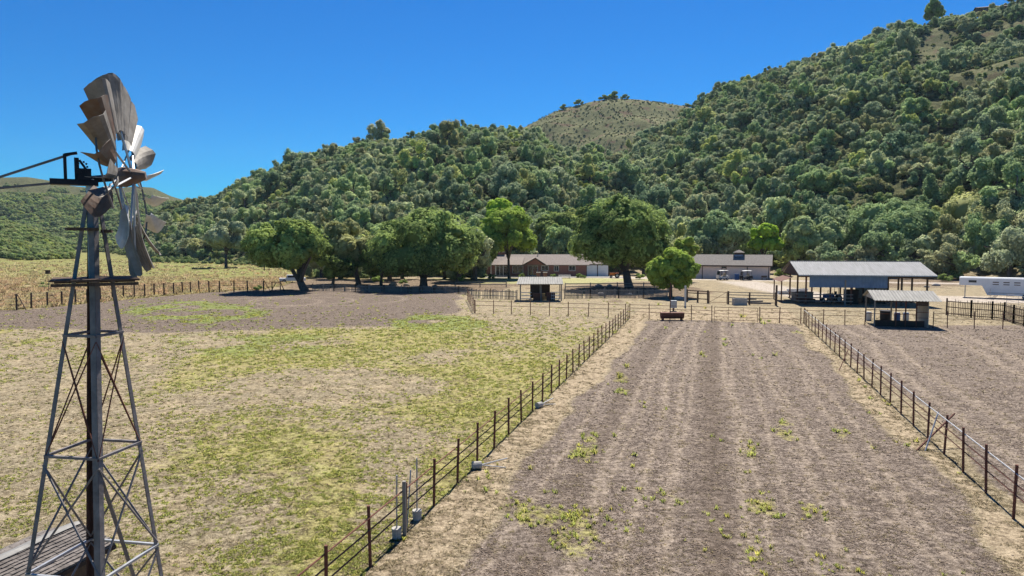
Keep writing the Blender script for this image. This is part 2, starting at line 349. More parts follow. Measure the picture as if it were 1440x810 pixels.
    # ring marks where a tractor turned, in the far dark band
    for cx, cy, rr in ((-30, 98, 7), (-27, 101, 11), (-36, 95, 9)):
        tr = np.maximum(tr, band*0.6*np.exp(-((np.hypot(x-cx, y-cy)-rr)/0.35)**2))
    # outside the paddocks
    road = sst(0.5, 0.8, np.exp(-((y-(158-0.36*(x-45))+wob*2)/5)**2)*(x > -2))+sst(0.45, 0.8, np.exp(-((y-167+wob*2)/4.0)**2))*(x > -12)*(x < 40)
    road = road+sst(0.4, 0.7, np.exp(-((y-(104-0.25*(x-60))+wob*3)/8)**2))*sst(44, 52, x)+sst(0.4, 0.8, np.exp(-((x-(42+0.05*y))/6)**2))*(y > 96)*(y < 150)
    road = np.clip(road, 0, 1)*(1-hill)
    # the weedy meadow beyond the left fence
    fx = [-140, -61, -57, -51, -44]; fy = [75, 84.5, 100, 116, 122]
    lf = np.interp(x, fx, fy); mead = sst(-0.5, 0.8, y-lf)*(1-sst(-46, -42, x+(y-120)*0.1))*(1-hill)
    mead = np.maximum(mead, sst(150, 160, y)*(1-sst(-40, -25, x))*(1-hill))
    mg = mead*np.clip(sst(135, 175, y+wob*25)*0.85+0.8*ell(x, y, 190, 365, 370, 396), 0, 1)
    mw = mead*sst(110, 130, y+wob*18)*(1-sst(150, 200, y+wob*30))*sst(0.35, 0.6, fbm(x/9, y/12, 3, 60))
    pyy = 343-960*(z-CAM_H)/np.maximum(y, 1)
    grass_hill = hill*sst(0.45, 0.55, fbm(x/22, y/22, 3, 77))*sst(1255, 1300, pxx)*(1-sst(100, 125, pyy))*sst(250, 300, y)*0.8
    grass_hill = grass_hill+hill*np.clip(sst(430, 480, y)*sst(-0.05, 0.03, x/np.maximum(y, 1))*(1-sst(0.30, 0.36, x/np.maximum(y, 1))), 0, 1)
    lawn = ell(x, y, 640, 905, 388, 399, 0.2)
    litter_shade = np.clip(ell(x, y, 350, 700, 392, 414)+ell(x, y, 790, 990, 396, 423)+ell(x, y, 640, 740, 392, 410)+ell(x, y, 1150, 1420, 388, 404)*0.8, 0, 1)*(1-hill)*(1-soil)  # leaf litter patches that also paint the shade under the oaks
    dark = np.maximum(dark, band*0.8)
    return dict(litter_shade=litter_shade, soil=soil, straw=straw, green=np.clip(green+lanegr, 0, 1), bright=np.clip(bg_+mg*1.0, 0, 1), track=np.clip(tr, 0, 1), road=np.clip(road, 0, 1), weed=np.clip(mw, 0, 1), hill=hill,
                meadow=mead, dark=np.clip(dark, 0, 1)*soil, ghill=grass_hill, lawn=np.clip(lawn, 0, 1)*(1-hill), z=z, q=q, s=s)
def build_ground():
    NU, NY = 560, 620
    uu = np.linspace(-1, 1, NU); uu = np.sign(uu)*(np.abs(uu)*0.85+0.35*np.abs(uu)**3*1.0)
    yy = np.concatenate([np.linspace(-40, 6, 12)[:-1], 6*np.power(1700/6, np.linspace(0, 1, NY-11))])
    Y, Uu = np.meshgrid(yy, uu, indexing='ij'); X = Uu*np.maximum(Y+18, 40)
    k = masks(X, Y); Z = k['z']
    V = np.stack([X, Y, Z], -1).reshape(-1, 3)
    i = np.arange(NY-1)[:, None]*NU+np.arange(NU-1)[None]
    F = np.stack([i, i+1, i+NU+1, i+NU], -1).reshape(-1, 4)
    me = npmesh('ground', V, F, [])
    for nm, chans in (('mA', ('soil', 'straw', 'green', 'bright')), ('mB', ('track', 'road', 'weed', 'hill')), ('mC', ('meadow', 'dark', 'ghill', 'lawn')), ('mD', ('litter_shade', 'litter_shade', 'litter_shade', 'litter_shade'))):
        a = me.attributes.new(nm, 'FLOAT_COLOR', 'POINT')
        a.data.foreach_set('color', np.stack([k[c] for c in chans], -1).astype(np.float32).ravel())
    me.polygons.foreach_set('use_smooth', np.ones(len(F), bool))
    o = bpy.data.objects.new('ground', me); sc.collection.objects.link(o); tag(o, 'dry pasture ground rising into hills', 'ground', kind='structure')
    # material
    m = bpy.data.materials.new('ranch ground'); m.use_nodes = True; t = m.node_tree; L = t.links; p = t.nodes['Principled BSDF']
    p.inputs['Roughness'].default_value = 1.0; p.inputs['Specular IOR Level'].default_value = 0.05
    geo = t.nodes.new('ShaderNodeNewGeometry'); pos = geo.outputs['Position']
    def noise(sc_, det=5, rough=0.6, vec=pos, dist=0):
        n = t.nodes.new('ShaderNodeTexNoise'); n.inputs['Scale'].default_value = sc_; n.inputs['Detail'].default_value = det; n.inputs['Roughness'].default_value = rough; n.inputs['Distortion'].default_value = dist
        L.new(vec, n.inputs['Vector']); return n.outputs['Fac']
    def mm(op, a, b, c=None, clamp=False):
        n = t.nodes.new('ShaderNodeMath'); n.operation = op; n.use_clamp = clamp
        for i_, v in enumerate((a, b, c)):
            if v is None: continue
            if isinstance(v, (int, float)): n.inputs[i_].default_value = v
            else: L.new(v, n.inputs[i_])
        return n.outputs[0]
    def ss(v, a, b):
        n = t.nodes.new('ShaderNodeMapRange'); n.interpolation_type = 'SMOOTHSTEP'; n.inputs['From Min'].default_value = a; n.inputs['From Max'].default_value = b
        L.new(v, n.inputs['Value']); return n.outputs[0]
    def mix(f, a, b):
        n = t.nodes.new('ShaderNodeMix'); n.data_type = 'RGBA'; L.new(f, n.inputs['Factor'])
        for i_, v in ((6, a), (7, b)):
            if isinstance(v, tuple): n.inputs[i_].default_value = (*v, 1)
            else: L.new(v, n.inputs[i_])
        return n.outputs[2]
    ch = {}
    for nm, chans in (('mA', ('soil', 'straw', 'green', 'bright')), ('mB', ('track', 'road', 'weed', 'hill')), ('mC', ('meadow', 'dark', 'ghill', 'lawn')), ('mD', ('litter_shade', 'litter_shade', 'litter_shade', 'litter_shade'))):
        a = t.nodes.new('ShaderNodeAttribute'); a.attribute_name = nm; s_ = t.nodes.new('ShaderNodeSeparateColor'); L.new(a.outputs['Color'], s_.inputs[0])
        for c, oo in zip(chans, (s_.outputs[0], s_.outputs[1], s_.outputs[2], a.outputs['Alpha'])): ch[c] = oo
    n1 = noise(7, 7, 0.78); n2 = noise(2.2, 6, 0.65); n3 = noise(28, 3, 0.7); n4 = noise(0.5, 5, 0.6); n5 = noise(0.09, 5, 0.6)
    fine = mm('ADD', mm('MULTIPLY', n1, 0.6), mm('MULTIPLY', n3, 0.4))
    # dry field base
    base = mix(ss(fine, 0.41, 0.59), (0.17, 0.14, 0.085), (0.47, 0.40, 0.285))
    base = mix(mm('MULTIPLY', ss(n4, 0.40, 0.70), 0.55), base, (0.50, 0.40, 0.26))
    soil = mix(ss(fine, 0.44, 0.56), (0.083, 0.065, 0.054), (0.36, 0.296, 0.25))
    soil = mix(mm('MULTIPLY', ss(n2, 0.52, 0.66), 0.45), soil, (0.40, 0.325, 0.25))
    soil = mix(mm('MULTIPLY', ch['dark'], 0.5), soil, (0.13, 0.10, 0.078))
    soil = mix(mm('MULTIPLY', ch['track'], mm('ADD', 0.35, mm('MULTIPLY', ss(fine, 0.4, 0.6), 0.65)), clamp=True), soil, (0.42, 0.345, 0.275))
    straw = mix(ss(fine, 0.35, 0.62), (0.25, 0.195, 0.13), (0.54, 0.44, 0.31))
    c = mix(ss(mm('ADD', ch['soil'], mm('MULTIPLY', mm('SUBTRACT', n2, 0.5), 0.9)), 0.35, 0.65), base, soil)
    c = mix(ss(mm('ADD', ch['straw'], mm('MULTIPLY', mm('SUBTRACT', n2, 0.5), 1.1)), 0.35, 0.7), c, straw)
    gcol = mix(ss(fine, 0.38, 0.62), (0.20, 0.19, 0.065), (0.48, 0.45, 0.17))
    gcol = mix(mm('MULTIPLY', ss(n4, 0.45, 0.62), 0.5), gcol, (0.40, 0.34, 0.14))
    c = mix(mm('MULTIPLY', ss(mm('ADD', ch['green'], mm('MULTIPLY', mm('SUBTRACT', mm('ADD', mm('MULTIPLY', n2, 0.6), mm('MULTIPLY', n1, 0.4)), 0.5), 2.2)), 0.35, 0.75), 0.8), c, gcol)
    bcol = mix(ss(fine, 0.38, 0.62), (0.13, 0.18, 0.045), (0.33, 0.38, 0.12))
    c = mix(mm('MULTIPLY', ss(mm('ADD', ch['bright'], mm('MULTIPLY', mm('SUBTRACT', n2, 0.5), 1.8)), 0.35, 0.8), 0.85), c, bcol)
    # yard, meadow, road, hills
    mead = mix(ss(n2, 0.38, 0.62), (0.32, 0.26, 0.14), (0.48, 0.41, 0.24)); mead = mix(ss(n4, 0.45, 0.6), mead, (0.26, 0.25, 0.10)); mead = mix(mm('MULTIPLY', ss(n5, 0.48, 0.56), 0.7), mead, (0.30, 0.20, 0.12))
    mead = mix(mm('MULTIPLY', ch['bright'], 0.92), mead, mix(ss(n2, 0.35, 0.65), (0.17, 0.20, 0.06), (0.32, 0.32, 0.12)))
    mead = mix(mm('MULTIPLY', ch['weed'], ss(n2, 0.3, 0.6)), mead, (0.25, 0.165, 0.10))
    c = mix(ch['meadow'], c, mead)
    c = mix(mm('MULTIPLY', ss(mm('ADD', ch['litter_shade'], mm('MULTIPLY', mm('SUBTRACT', n4, 0.5), 1.2)), 0.3, 0.8), 0.85), c, mix(ss(n2, 0.4, 0.6), (0.12, 0.085, 0.06), (0.26, 0.20, 0.15)))  # dark brown litter, doubling as painted tree shade
    c = mix(mm('MULTIPLY', ch['lawn'], 0.8), c, (0.42, 0.42, 0.20))
    c = mix(mm('MULTIPLY', ch['road'], 0.9), c, mix(ss(n2, 0.35, 0.65), (0.46, 0.40, 0.345), (0.58, 0.52, 0.46)))
    hillc = mix(ss(noise(0.35, 6, 0.7), 0.4, 0.6), (0.055, 0.065, 0.03), (0.15, 0.15, 0.07))
    gh = mix(ss(noise(0.25, 7, 0.75), 0.42, 0.6), (0.13, 0.145, 0.07), (0.23, 0.225, 0.115))
    gh = mix(ss(n5, 0.55, 0.62), gh, (0.18, 0.13, 0.085))
    hillc = mix(ch['ghill'], hillc, gh)
    c = mix(ch['hill'], c, hillc)
    md = t.nodes.new('ShaderNodeMix'); md.data_type = 'RGBA'; md.blend_type = 'MULTIPLY'; md.inputs['Factor'].default_value = 1
    L.new(c, md.inputs[6]); L.new(mix(ss(mm('ADD', mm('MULTIPLY', noise(4.6, 5, 0.7), 0.65), mm('MULTIPLY', noise(1.1, 5, 0.7), 0.35)), 0.40, 0.60), (0.60, 0.58, 0.56), (1.28, 1.28, 1.26)), md.inputs[7])
    gd = t.nodes.new('ShaderNodeMix'); gd.data_type = 'RGBA'; gd.blend_type = 'MULTIPLY'; gd.inputs['Factor'].default_value = 1; gd.inputs[7].default_value = (0.83, 0.81, 0.79, 1)
    L.new(md.outputs[2], gd.inputs[6]); L.new(gd.outputs[2], p.inputs['Base Color'])
    b = t.nodes.new('ShaderNodeBump'); b.inputs['Strength'].default_value = 0.9; b.inputs['Distance'].default_value = 0.13
    L.new(mm('ADD', mm('MULTIPLY', n1, 0.7), mm('MULTIPLY', n2, 0.6)), b.inputs['Height']); L.new(b.outputs[0], p.inputs['Normal'])
    me.materials.append(m)
build_ground()

# ------------------------------------------------------------------ geometry-node scatter (stuff only)
def scatter(name, label, variants, pts, scales, rots, idx, cat='stuff'):
    """one stuff object whose points carry instances of the variant meshes"""
    col = bpy.data.collections.new(name+'_kinds')
    for i, me in enumerate(variants):
        o = bpy.data.objects.new('%s_kind_%03d' % (name, i), me); col.objects.link(o)
    me = bpy.data.meshes.new(name); me.vertices.add(len(pts)); me.vertices.foreach_set('co', np.asarray(pts, np.float32).ravel())
    a = me.attributes.new('sc', 'FLOAT_VECTOR', 'POINT'); a.data.foreach_set('vector', np.asarray(scales, np.float32).ravel())
    a = me.attributes.new('rt', 'FLOAT_VECTOR', 'POINT'); a.data.foreach_set('vector', np.asarray(rots, np.float32).ravel())
    a = me.attributes.new('ix', 'INT', 'POINT'); a.data.foreach_set('value', np.asarray(idx, np.int32))
    o = bpy.data.objects.new(name, me); sc.collection.objects.link(o); tag(o, label, cat, kind='stuff')
    g = bpy.data.node_groups.new(name, 'GeometryNodeTree')
    g.interface.new_socket('Geometry', in_out='INPUT', socket_type='NodeSocketGeometry'); g.interface.new_socket('Geometry', in_out='OUTPUT', socket_type='NodeSocketGeometry')
    gi = g.nodes.new('NodeGroupInput'); go = g.nodes.new('NodeGroupOutput'); ci = g.nodes.new('GeometryNodeCollectionInfo'); ci.inputs[0].default_value = col
    ci.inputs['Separate Children'].default_value = True; ci.inputs['Reset Children'].default_value = True
    ip = g.nodes.new('GeometryNodeInstanceOnPoints'); ip.inputs['Pick Instance'].default_value = True
    def na(nm, ty):
        n = g.nodes.new('GeometryNodeInputNamedAttribute'); n.data_type = ty; n.inputs[0].default_value = nm; return n.outputs[0]
    g.links.new(gi.outputs[0], ip.inputs['Points']); g.links.new(ci.outputs[0], ip.inputs['Instance'])
    g.links.new(na('ix', 'INT'), ip.inputs['Instance Index']); g.links.new(na('sc', 'FLOAT_VECTOR'), ip.inputs['Scale'])
    e = g.nodes.new('FunctionNodeEulerToRotation'); g.links.new(na('rt', 'FLOAT_VECTOR'), e.inputs[0]); g.links.new(e.outputs[0], ip.inputs['Rotation'])
    g.links.new(ip.outputs[0], go.inputs[0])
    md = o.modifiers.new('scatter', 'NODES'); md.node_group = g
    return o

# ------------------------------------------------------------------ trees
def ico(sub=1):
    import bmesh
    bm = bmesh.new(); bmesh.ops.create_icosphere(bm, subdivisions=sub, radius=1); bm.verts.ensure_lookup_table()
    v = np.array([x.co[:] for x in bm.verts]); f = np.array([[q.index for q in p.verts] for p in bm.faces]); bm.free(); return v, f
ICO = ico(2)
def crown_mesh(name, mats, rng, rx, rz, npuff, nleaf, leaf, low=0.35, flat=1.0, puff=(0.26, 0.44), cores=True, lobes=None, rnd=0.75, gap=0.0, small=0):
    """crown: overlapping leafy puffs through an uneven ellipsoid, centre at the origin"""
    C, Rr = [], []
    if lobes:
        for (lx, ly, lz, lr) in lobes: C.append((lx, ly, lz)); Rr.append(lr)
        C0 = list(zip(C, Rr))
        for _ in range(npuff):
            (cx, cy, cz), lr = C0[rng.integers(len(C0))]
            d = rng.normal(size=3); d /= np.linalg.norm(d)
            if d[2] < -low: d[2] *= -0.5
            C.append((cx+d[0]*lr*0.9, cy+d[1]*lr*0.9, cz+d[2]*lr*0.75)); Rr.append(lr*rng.uniform(0.28, 0.5))
    else:
        for _ in range(npuff):
            d = rng.normal(size=3); d /= np.linalg.norm(d)
            if d[2] < -low: d[2] = -low*rng.uniform(0, 1)
            k = rng.uniform(0.55, 0.9)
            C.append((d[0]*rx*k, d[1]*rx*k, d[2]*rz*k)); Rr.append(rx*rng.uniform(*puff)*(1 if k < 0.8 else 0.8))
    if small:
        base_ = list(zip(C, Rr))
        for _ in range(small):
            (c_, r_) = base_[rng.integers(len(base_))]; d = rng.normal(size=3); d[2] = d[2]*0.7+0.35; d /= np.linalg.norm(d)
            C.append((c_[0]+d[0]*r_*0.9, c_[1]+d[1]*r_*0.9, c_[2]+d[2]*r_*0.78)); Rr.append(r_*rng.uniform(0.30, 0.48))
    C = np.array(C); Rr = np.array(Rr); wgt = Rr**1.7/np.sum(Rr**1.7)
    pi = rng.choice(len(C), size=int(nleaf*1.8), p=wgt)
    d = rng.normal(size=(len(pi), 3)); d /= np.linalg.norm(d, axis=1)[:, None]
    rad = Rr[pi]*(1+(vnoise(d[:, 0]*3+pi*7.1, d[:, 1]*3+d[:, 2]*3, 9)-0.5)*0.45)*rng.uniform(0.82, 1.06, len(pi))
    Pp = C[pi]+d*rad[:, None]*np.array([1, 1, 0.85*flat])
    deep = np.zeros(len(Pp), bool)
    for c, r in zip(C, Rr):
        deep |= (np.sum(((Pp-c)/np.array([1, 1, 0.85*flat]))**2, 1) < (r*0.72)**2)
    keep = ~deep
    if gap > 0: keep &= vnoise(Pp[:, 0]*1.1/max(rx, 1)*4, Pp[:, 2]*1.1/max(rx, 1)*4+Pp[:, 1], 4) > gap
    Pp = Pp[keep][:nleaf]; d = d[keep][:nleaf]; pi = pi[keep][:nleaf]; n = len(Pp)
    nr = d*1.0+rng.normal(size=(n, 3))*rnd*0.6+np.array([0, 0, 0.35]); nr /= np.linalg.norm(nr, axis=1)[:, None]
    a = rng.normal(size=(n, 3)); a -= nr*np.sum(a*nr, 1)[:, None]; a /= np.linalg.norm(a, axis=1)[:, None]; b = np.cross(nr, a)
    sz = leaf*rng.uniform(0.6, 1.4, n)[:, None]
    V = np.stack([Pp+a*sz, Pp+b*sz*0.62, Pp-a*sz, Pp-b*sz*0.62], 1).reshape(-1, 3); F = np.arange(n*4).reshape(-1, 4)
    F3 = np.concatenate([F[:, [0, 1, 2]], F[:, [0, 2, 3]]])
    pt = rng.uniform(0, 1, len(C)); tn = np.clip(0.55*pt[pi]+rng.uniform(-0.05, 0.5, n), 0, 1); T = np.repeat(tn, 4)
    if cores:
        iv, if_ = ICO
        Vs, Fs = [V], [F3]; k = len(V)
        for c, r in zip(C, Rr):
            nz = 1+(vnoise(iv[:, 0]*2+c[0], iv[:, 1]*2+iv[:, 2]*2+c[1], 3)-0.5)*0.5
            Vs.append(c+iv*nz[:, None]*r*np.array([0.70, 0.70, 0.58*flat])); Fs.append(if_+k); k += len(iv); T = np.concatenate([T, np.full(len(iv), 0.30)])
        V = np.concatenate(Vs); F3 = np.concatenate(Fs)
    return npmesh(name, V, F3, mats, tint=T, nper=3), C, Rr
def trunk_mesh(name, base_r, h, C, rng, cz, nl=6, lean=(0, 0), fork=0.35):
    """tapered trunk with limbs that run up into the crown puffs (crown centre at height cz)"""
    mb = MB(); top = Vector((lean[0]*0.3, lean[1]*0.3, h*fork))
    mb.tube([(0, 0, -0.3), (0, 0, 0.1*h*fork), top*0.5+Vector((0, 0, 0)), top], [base_r*1.55, base_r*1.1, base_r*0.95, base_r*0.85], 9)
    idx = rng.permutation(len(C))[:nl]
    for i in idx:
        e = Vector(C[i])+Vector((lean[0], lean[1], cz)); mid = top.lerp(e, 0.5)+Vector((rng.normal()*0.4, rng.normal()*0.4, 0.12*h))
        r0 = base_r*rng.uniform(0.45, 0.65); mb.tube([top-Vector((0, 0, base_r*0.5)), top.lerp(mid, 0.5)+Vector((rng.normal()*0.2, rng.normal()*0.2, 0)), mid, e], [r0, r0*0.75, r0*0.5, r0*0.2], 6)
    me = bpy.data.meshes.new(name); me.from_pydata(mb.v, [], mb.f); me.materials.append(M['bark']); me.polygons.foreach_set('use_smooth', [True]*len(mb.f)); me.update(); return me
def feature_tree(name, label, loc, cz, rx, rz, seed, matn='oak', npuff=26, nleaf=26000, leaf=0.24, tr=0.5, lean=(0, 0), cat='tree', low=0.35, lobes=None, nl=8, group=None, gap=0.33, fork=0.3, cores=True, puff=(0.26, 0.44)):
    rng = np.random.default_rng(seed)
    cm, C, Rr = crown_mesh('crown', [matn], rng, rx, rz, npuff, nleaf, leaf, low=low, lobes=lobes, gap=gap, cores=cores, puff=puff, small=int(npuff*2.2), rnd=0.42)
    t = thing(name, label, cat, loc, 0, group)
    o = bpy.data.objects.new('crown', cm); sc.collection.objects.link(o); o.parent = t; o.location = (lean[0], lean[1], cz)
    tm = trunk_mesh('trunk', tr, cz*1.6, C, rng, cz, nl, lean, fork); o2 = bpy.data.objects.new('trunk', tm); sc.collection.objects.link(o2); o2.parent = t
    return t
def hill_forest():
    rng = np.random.default_rng(11)
    kinds = []
    for i in range(12):
        cm, C, Rr = crown_mesh('crown', ['hilloak'], rng, 1.0, [0.80, 1.0, 0.7, 0.9][i % 4], [14, 20, 10, 17][i % 4], 3800, 0.050, low=0.6, puff=(0.17, 0.40), rnd=0.75, small=[16, 26, 10][i % 3], gap=0.22)
        kinds.append((cm, C, Rr))
    # jittered grid of positions over the wooded slopes
    cs = 5.5; pts = []
    gx, gy = np.meshgrid(np.arange(-330, 640, cs), np.arange(120, 700, cs), indexing='ij')
    gx = gx+rng.uniform(-0.5, 0.5, gx.shape)*cs; gy = gy+rng.uniform(-0.5, 0.5, gy.shape)*cs
    x = gx.ravel(); y = gy.ravel(); u = x/y; z = terrain(x, y)
    zf = terrain(x, y+8); keep = (z > 1.0) & (u < 0.98) & (u > -0.56)
    ang = (z-CAM_H)/y
    # skyline cut: nothing far behind a crest
    keep &= ~((y > 440) & (u < U(700)))
    keep &= (y < 600)
    k = masks(x, y); keep &= ~((k['ghill'] > 0.5) & (u > U(1200)))
    keep &= ~((k['ghill'] > 0.3) & (rng.uniform(size=len(x)) > 0.03+0.6*(u > U(1010))*(y < 560)+0.8*sst(560, 470, y)*sst(0.4, 0.6, fbm(x/25, y/25, 2, 3))))
    # clearings on the right ridge and gaps
    pxs = 720+960*u; pys = 343-960*ang
    cl = fbm(x/30, y/30, 3, 77)
    clear = ((pxs > 1270) & (pxs < 1420) & (pys < 110) & (pys > -20) & (fbm(x/22, y/22, 3, 77) > 0.50)) | ((pxs > 1050) & (pxs < 1110) & (np.abs(pys-128) < 9)) | (cl > 0.70) | ((np.abs(pxs-1100) < 40) & (y < 185))
    keep &= ~clear
    keep &= ~((u < U(250)) & (u > -0.5) & (y < 320))
    x, y, z, u = x[keep], y[keep], z[keep], u[keep]
    n = len(x)
    r = 2.1+3.1*rng.uniform(0, 1, n)**1.4*(0.85+0.35*(fbm(x/40, y/40, 2, 5)))*np.where(y < 230, 1.15, 1.0); r *= np.where(rng.uniform(size=n) < 0.14, 1.4, 1.0)
    hgt = rng.uniform(0.75, 1.4, n)
    # two frontal rows along the foot of the hills fill the gap to the flat
    fx = np.concatenate([np.linspace(-95, 175, 46)]); fu = np.array([_ for _ in fx])
    fy = np.interp(fx, [-95, -70, -50, -20, 20, 60, 90, 120, 175], [300, 262, 225, 196, 196, 205, 184, 168, 162])
    jit = rng.uniform(-4, 4, len(fx)); fy = fy+jit; fz = terrain(fx, fy)
    fx2 = fx+rng.uniform(1, 4, len(fx)); fy2 = fy+9; fz2 = terrain(fx2, fy2)
    pxf = 720+960*fx/fy; okf = ~((np.abs(pxf-1075) < 22))
    x = np.concatenate([x, fx[okf], fx2[okf]]); y = np.concatenate([y, fy[okf], fy2[okf]]); z = np.concatenate([z, fz[okf], fz2[okf]])
    ex = [(452, 168), (478, 160), (524, 158), (548, 152), (566, 160), (625, 158), (652, 160), (668, 152), (446, 205), (472, 196), (498, 190), (528, 186), (556, 180), (584, 184), (612, 178), (640, 172), (668, 190), (540, 172), (625, 190), (462, 214), (668, 182), (735, 196), (765, 192), (820, 190), (845, 184), (872, 188), (905, 182), (930, 186), (955, 183), (985, 184), (1010, 190), (1160, 176), (1184, 172), (1210, 170), (1235, 168), (1285, 166), (1325, 160), (1350, 158)]
    exx = np.array([U(p)*d for p, d in ex]); exy = np.array([float(d) for p, d in ex])
    x = np.concatenate([x, exx]); y = np.concatenate([y, exy]); z = np.concatenate([z, terrain(exx, exy)])
    m2 = 2*int(okf.sum())+len(ex); r = np.concatenate([r, rng.uniform(4.4, 6.2, m2)]); hgt = np.concatenate([hgt, rng.uniform(1.0, 1.4, m2)])
    n = len(x); u = x/y
    idx = rng.integers(0, len(kinds), n); rot = rng.uniform(0, 6.28, n); lift = r*0.46*hgt
    # how much of each crown is seen: nearest first, skyline per column
    top = (z+lift+r*0.85*hgt-CAM_H)/y; bot = (z-CAM_H)/y; order = np.argsort(y); bins = np.full(2600, -0.06); vis = np.zeros(n)
    for i in order:
        a = int((u[i]-r[i]*0.7/y[i]+1.0)*1100); b = int((u[i]+r[i]*0.7/y[i]+1.0)*1100)+1
        if b < 0 or a >= 2600: continue
        a = max(a, 0); seg = bins[a:b]
        if len(seg) == 0: continue
        vis[i] = np.sum(np.clip(top[i]-np.maximum(seg, bot[i]), 0, None)); 
        bins[a:b] = np.maximum(seg, top[i]-0.15*r[i]/y[i])
    inframe = (np.abs(u) < 0.76) & (top > -0.05) & (bot < 0.37)
    sel = np.argsort(-vis*inframe)[:300]; mask = np.zeros(n, bool); mask[sel] = True
    tm = [trunk_mesh('trunk', 0.09, 2.0, C, rng, 0.75, 4, (0, 0), 0.3) for cm, C, Rr in kinds]
    regions = [(-999, 250, 'rounded oak at the far left end of the wooded spur'), (250, 420, 'oak crown on the lower left spur beyond the green meadow'), (420, 560, 'oak crown packed on the slope above the leftmost broad oak'),
               (560, 700, 'oak crown on the slope above the wide oak beside the house'), (700, 830, 'oak crown on the slope above the red brick house'), (830, 960, 'oak crown on the slope above the tall dark oak by the driveway'),
               (960, 1110, 'oak crown on the slope behind the long beige barn'), (1110, 1330, 'oak crown on the slope behind the metal roofed pole barn'), (1330, 9999, 'oak crown on the steep slope above the white horse trailer')]
    for i in sel:
        px = 720+960*u[i]; lab = [g for a, b, g in regions if a <= px < b][0]
        t = thing('oak_tree', lab, 'tree', (x[i], y[i], z[i]-0.2), rot[i], 'hillside oaks'+lab.split(' on ')[-1].join((' on ', '')) if ' on ' in lab else 'hillside oaks at the left end')
        t.scale = (r[i], r[i], r[i]*hgt[i])
        o = bpy.data.objects.new('crown', kinds[idx[i]][0]); sc.collection.objects.link(o); o.parent = t; o.location = (0, 0, 0.78)
        o = bpy.data.objects.new('trunk', tm[idx[i]]); sc.collection.objects.link(o); o.parent = t
    q = ~mask
    scatter('forest', 'dense oak woodland covering the hillsides', [c[0] for c in kinds], np.stack([x, y, z+lift], -1)[q], np.stack([r, r*(0.8+0.4*vnoise(x*3, y*3, 8)), r*hgt], -1)[q], np.stack([rng.normal(size=n)*0.12, rng.normal(size=n)*0.12, rot], -1)[q], idx[q], 'woodland')
    print('forest', n)
    # brush: knob shrubs, shrubs between trees, left mound, far ridge
    sk = [crown_mesh('shrub', ['chap'], rng, 1.0, 0.8, 6, 500, 0.13, low=0.3)[0] for _ in range(4)]+[crown_mesh('shrub', ['shrubleaf'], rng, 1.0, 0.85, 8, 900, 0.10, low=0.3)[0] for _ in range(4)]
    S = []
    def field(n_, x0, x1, y0, y1, cond, rr, ks):
        xx = rng.uniform(x0, x1, n_); yy = rng.uniform(y0, y1, n_); zz = terrain(xx, yy); kk = cond(xx, yy, zz); xx, yy, zz = xx[kk], yy[kk], zz[kk]
        s_ = rng.uniform(*rr, len(xx)); S.append(np.stack([xx, yy, zz+s_*0.25, s_, rng.integers(ks[0], ks[1], len(xx))], -1))
    uc = lambda px: U(px)
    field(9000, -60, 330, 430, 760, lambda a, b, c: (a/b > uc(700)) & (a/b < uc(1100)) & (c > 5) & (fbm(a/14, b/14, 3, 41) > 0.40), (0.4, 1.3), (0, 4))
    field(26000, -340, 620, 150, 560, lambda a, b, c: (c > 1.5) & (a/b > uc(120)) & (a/b < 0.95) & (masks(a, b)['ghill'] < 0.5), (1.2, 3.0), (0, 8))
    field(5200, -420, -180, 290, 470, lambda a, b, c: (c > 0.8) & (a/b > -1.0) & (a/b < uc(125)), (1.5, 3.4), (4, 8))
    field(15000, -1000, -180, 600, 1060, lambda a, b, c: (c > 3) & (a/b > -0.85) & (a/b < uc(280)) & (((c-CAM_H)/b < 0.068+0.03*(fbm(a/50, b/50, 3, 40)-0.5)) | (fbm(a/30, b/30, 3, 42) > 0.66)), (3.0, 6.5), (4, 8))
    field(260, -190, -85, 225, 345, lambda a, b, c: (c < 3) & (a/b > uc(215)) & (a/b < uc(400)) & (b > np.interp(a/b, [uc(215), uc(340), uc(400)], [300, 262, 225])), (1.5, 3.0), (4, 8))
    field(60, -140, -75, 110, 150, lambda a, b, c: (a/b > uc(0)-.05) & (a/b < uc(95)) & (fbm(a/10, b/10, 2, 5) > 0.52), (0.5, 1.3), (0, 8))
    field(260, 20, 175, 150, 200, lambda a, b, c: (b > np.interp(a, [20, 60, 90, 120, 175], [200, 200, 182, 166, 158])-3) & ((a/b > U(1105)) | (a/b < U(960)) & (b > 192)), (1.0, 2.4), (0, 8))
    field(420, -58, -6, 150, 205, lambda a, b, c: (a/b > uc(440)) & (a/b < uc(682)) & (b > 160+20*fbm(a/9, b/9, 2, 6)), (1.0, 2.6), (4, 8))
    field(2600, 120, 420, 240, 470, lambda a, b, c: (a/b > uc(1230)) & (c > 20) & (masks(a, b)['ghill'] > 0.3) & (vnoise(a/5, b/5, 31) > 0.35), (0.4, 1.3), (0, 8))
    S = np.concatenate(S); print('brush', len(S))
    rt = rng.uniform(0, 6.28, len(S))
    scatter('undergrowth', 'low brush and chaparral between the trees and on the bare knob', sk, S[:, :3], np.stack([S[:, 3], S[:, 3], S[:, 3]*0.9], -1), np.stack([rt*0, rt*0, rt], -1), S[:, 4].astype(int), 'brush')
hill_forest()

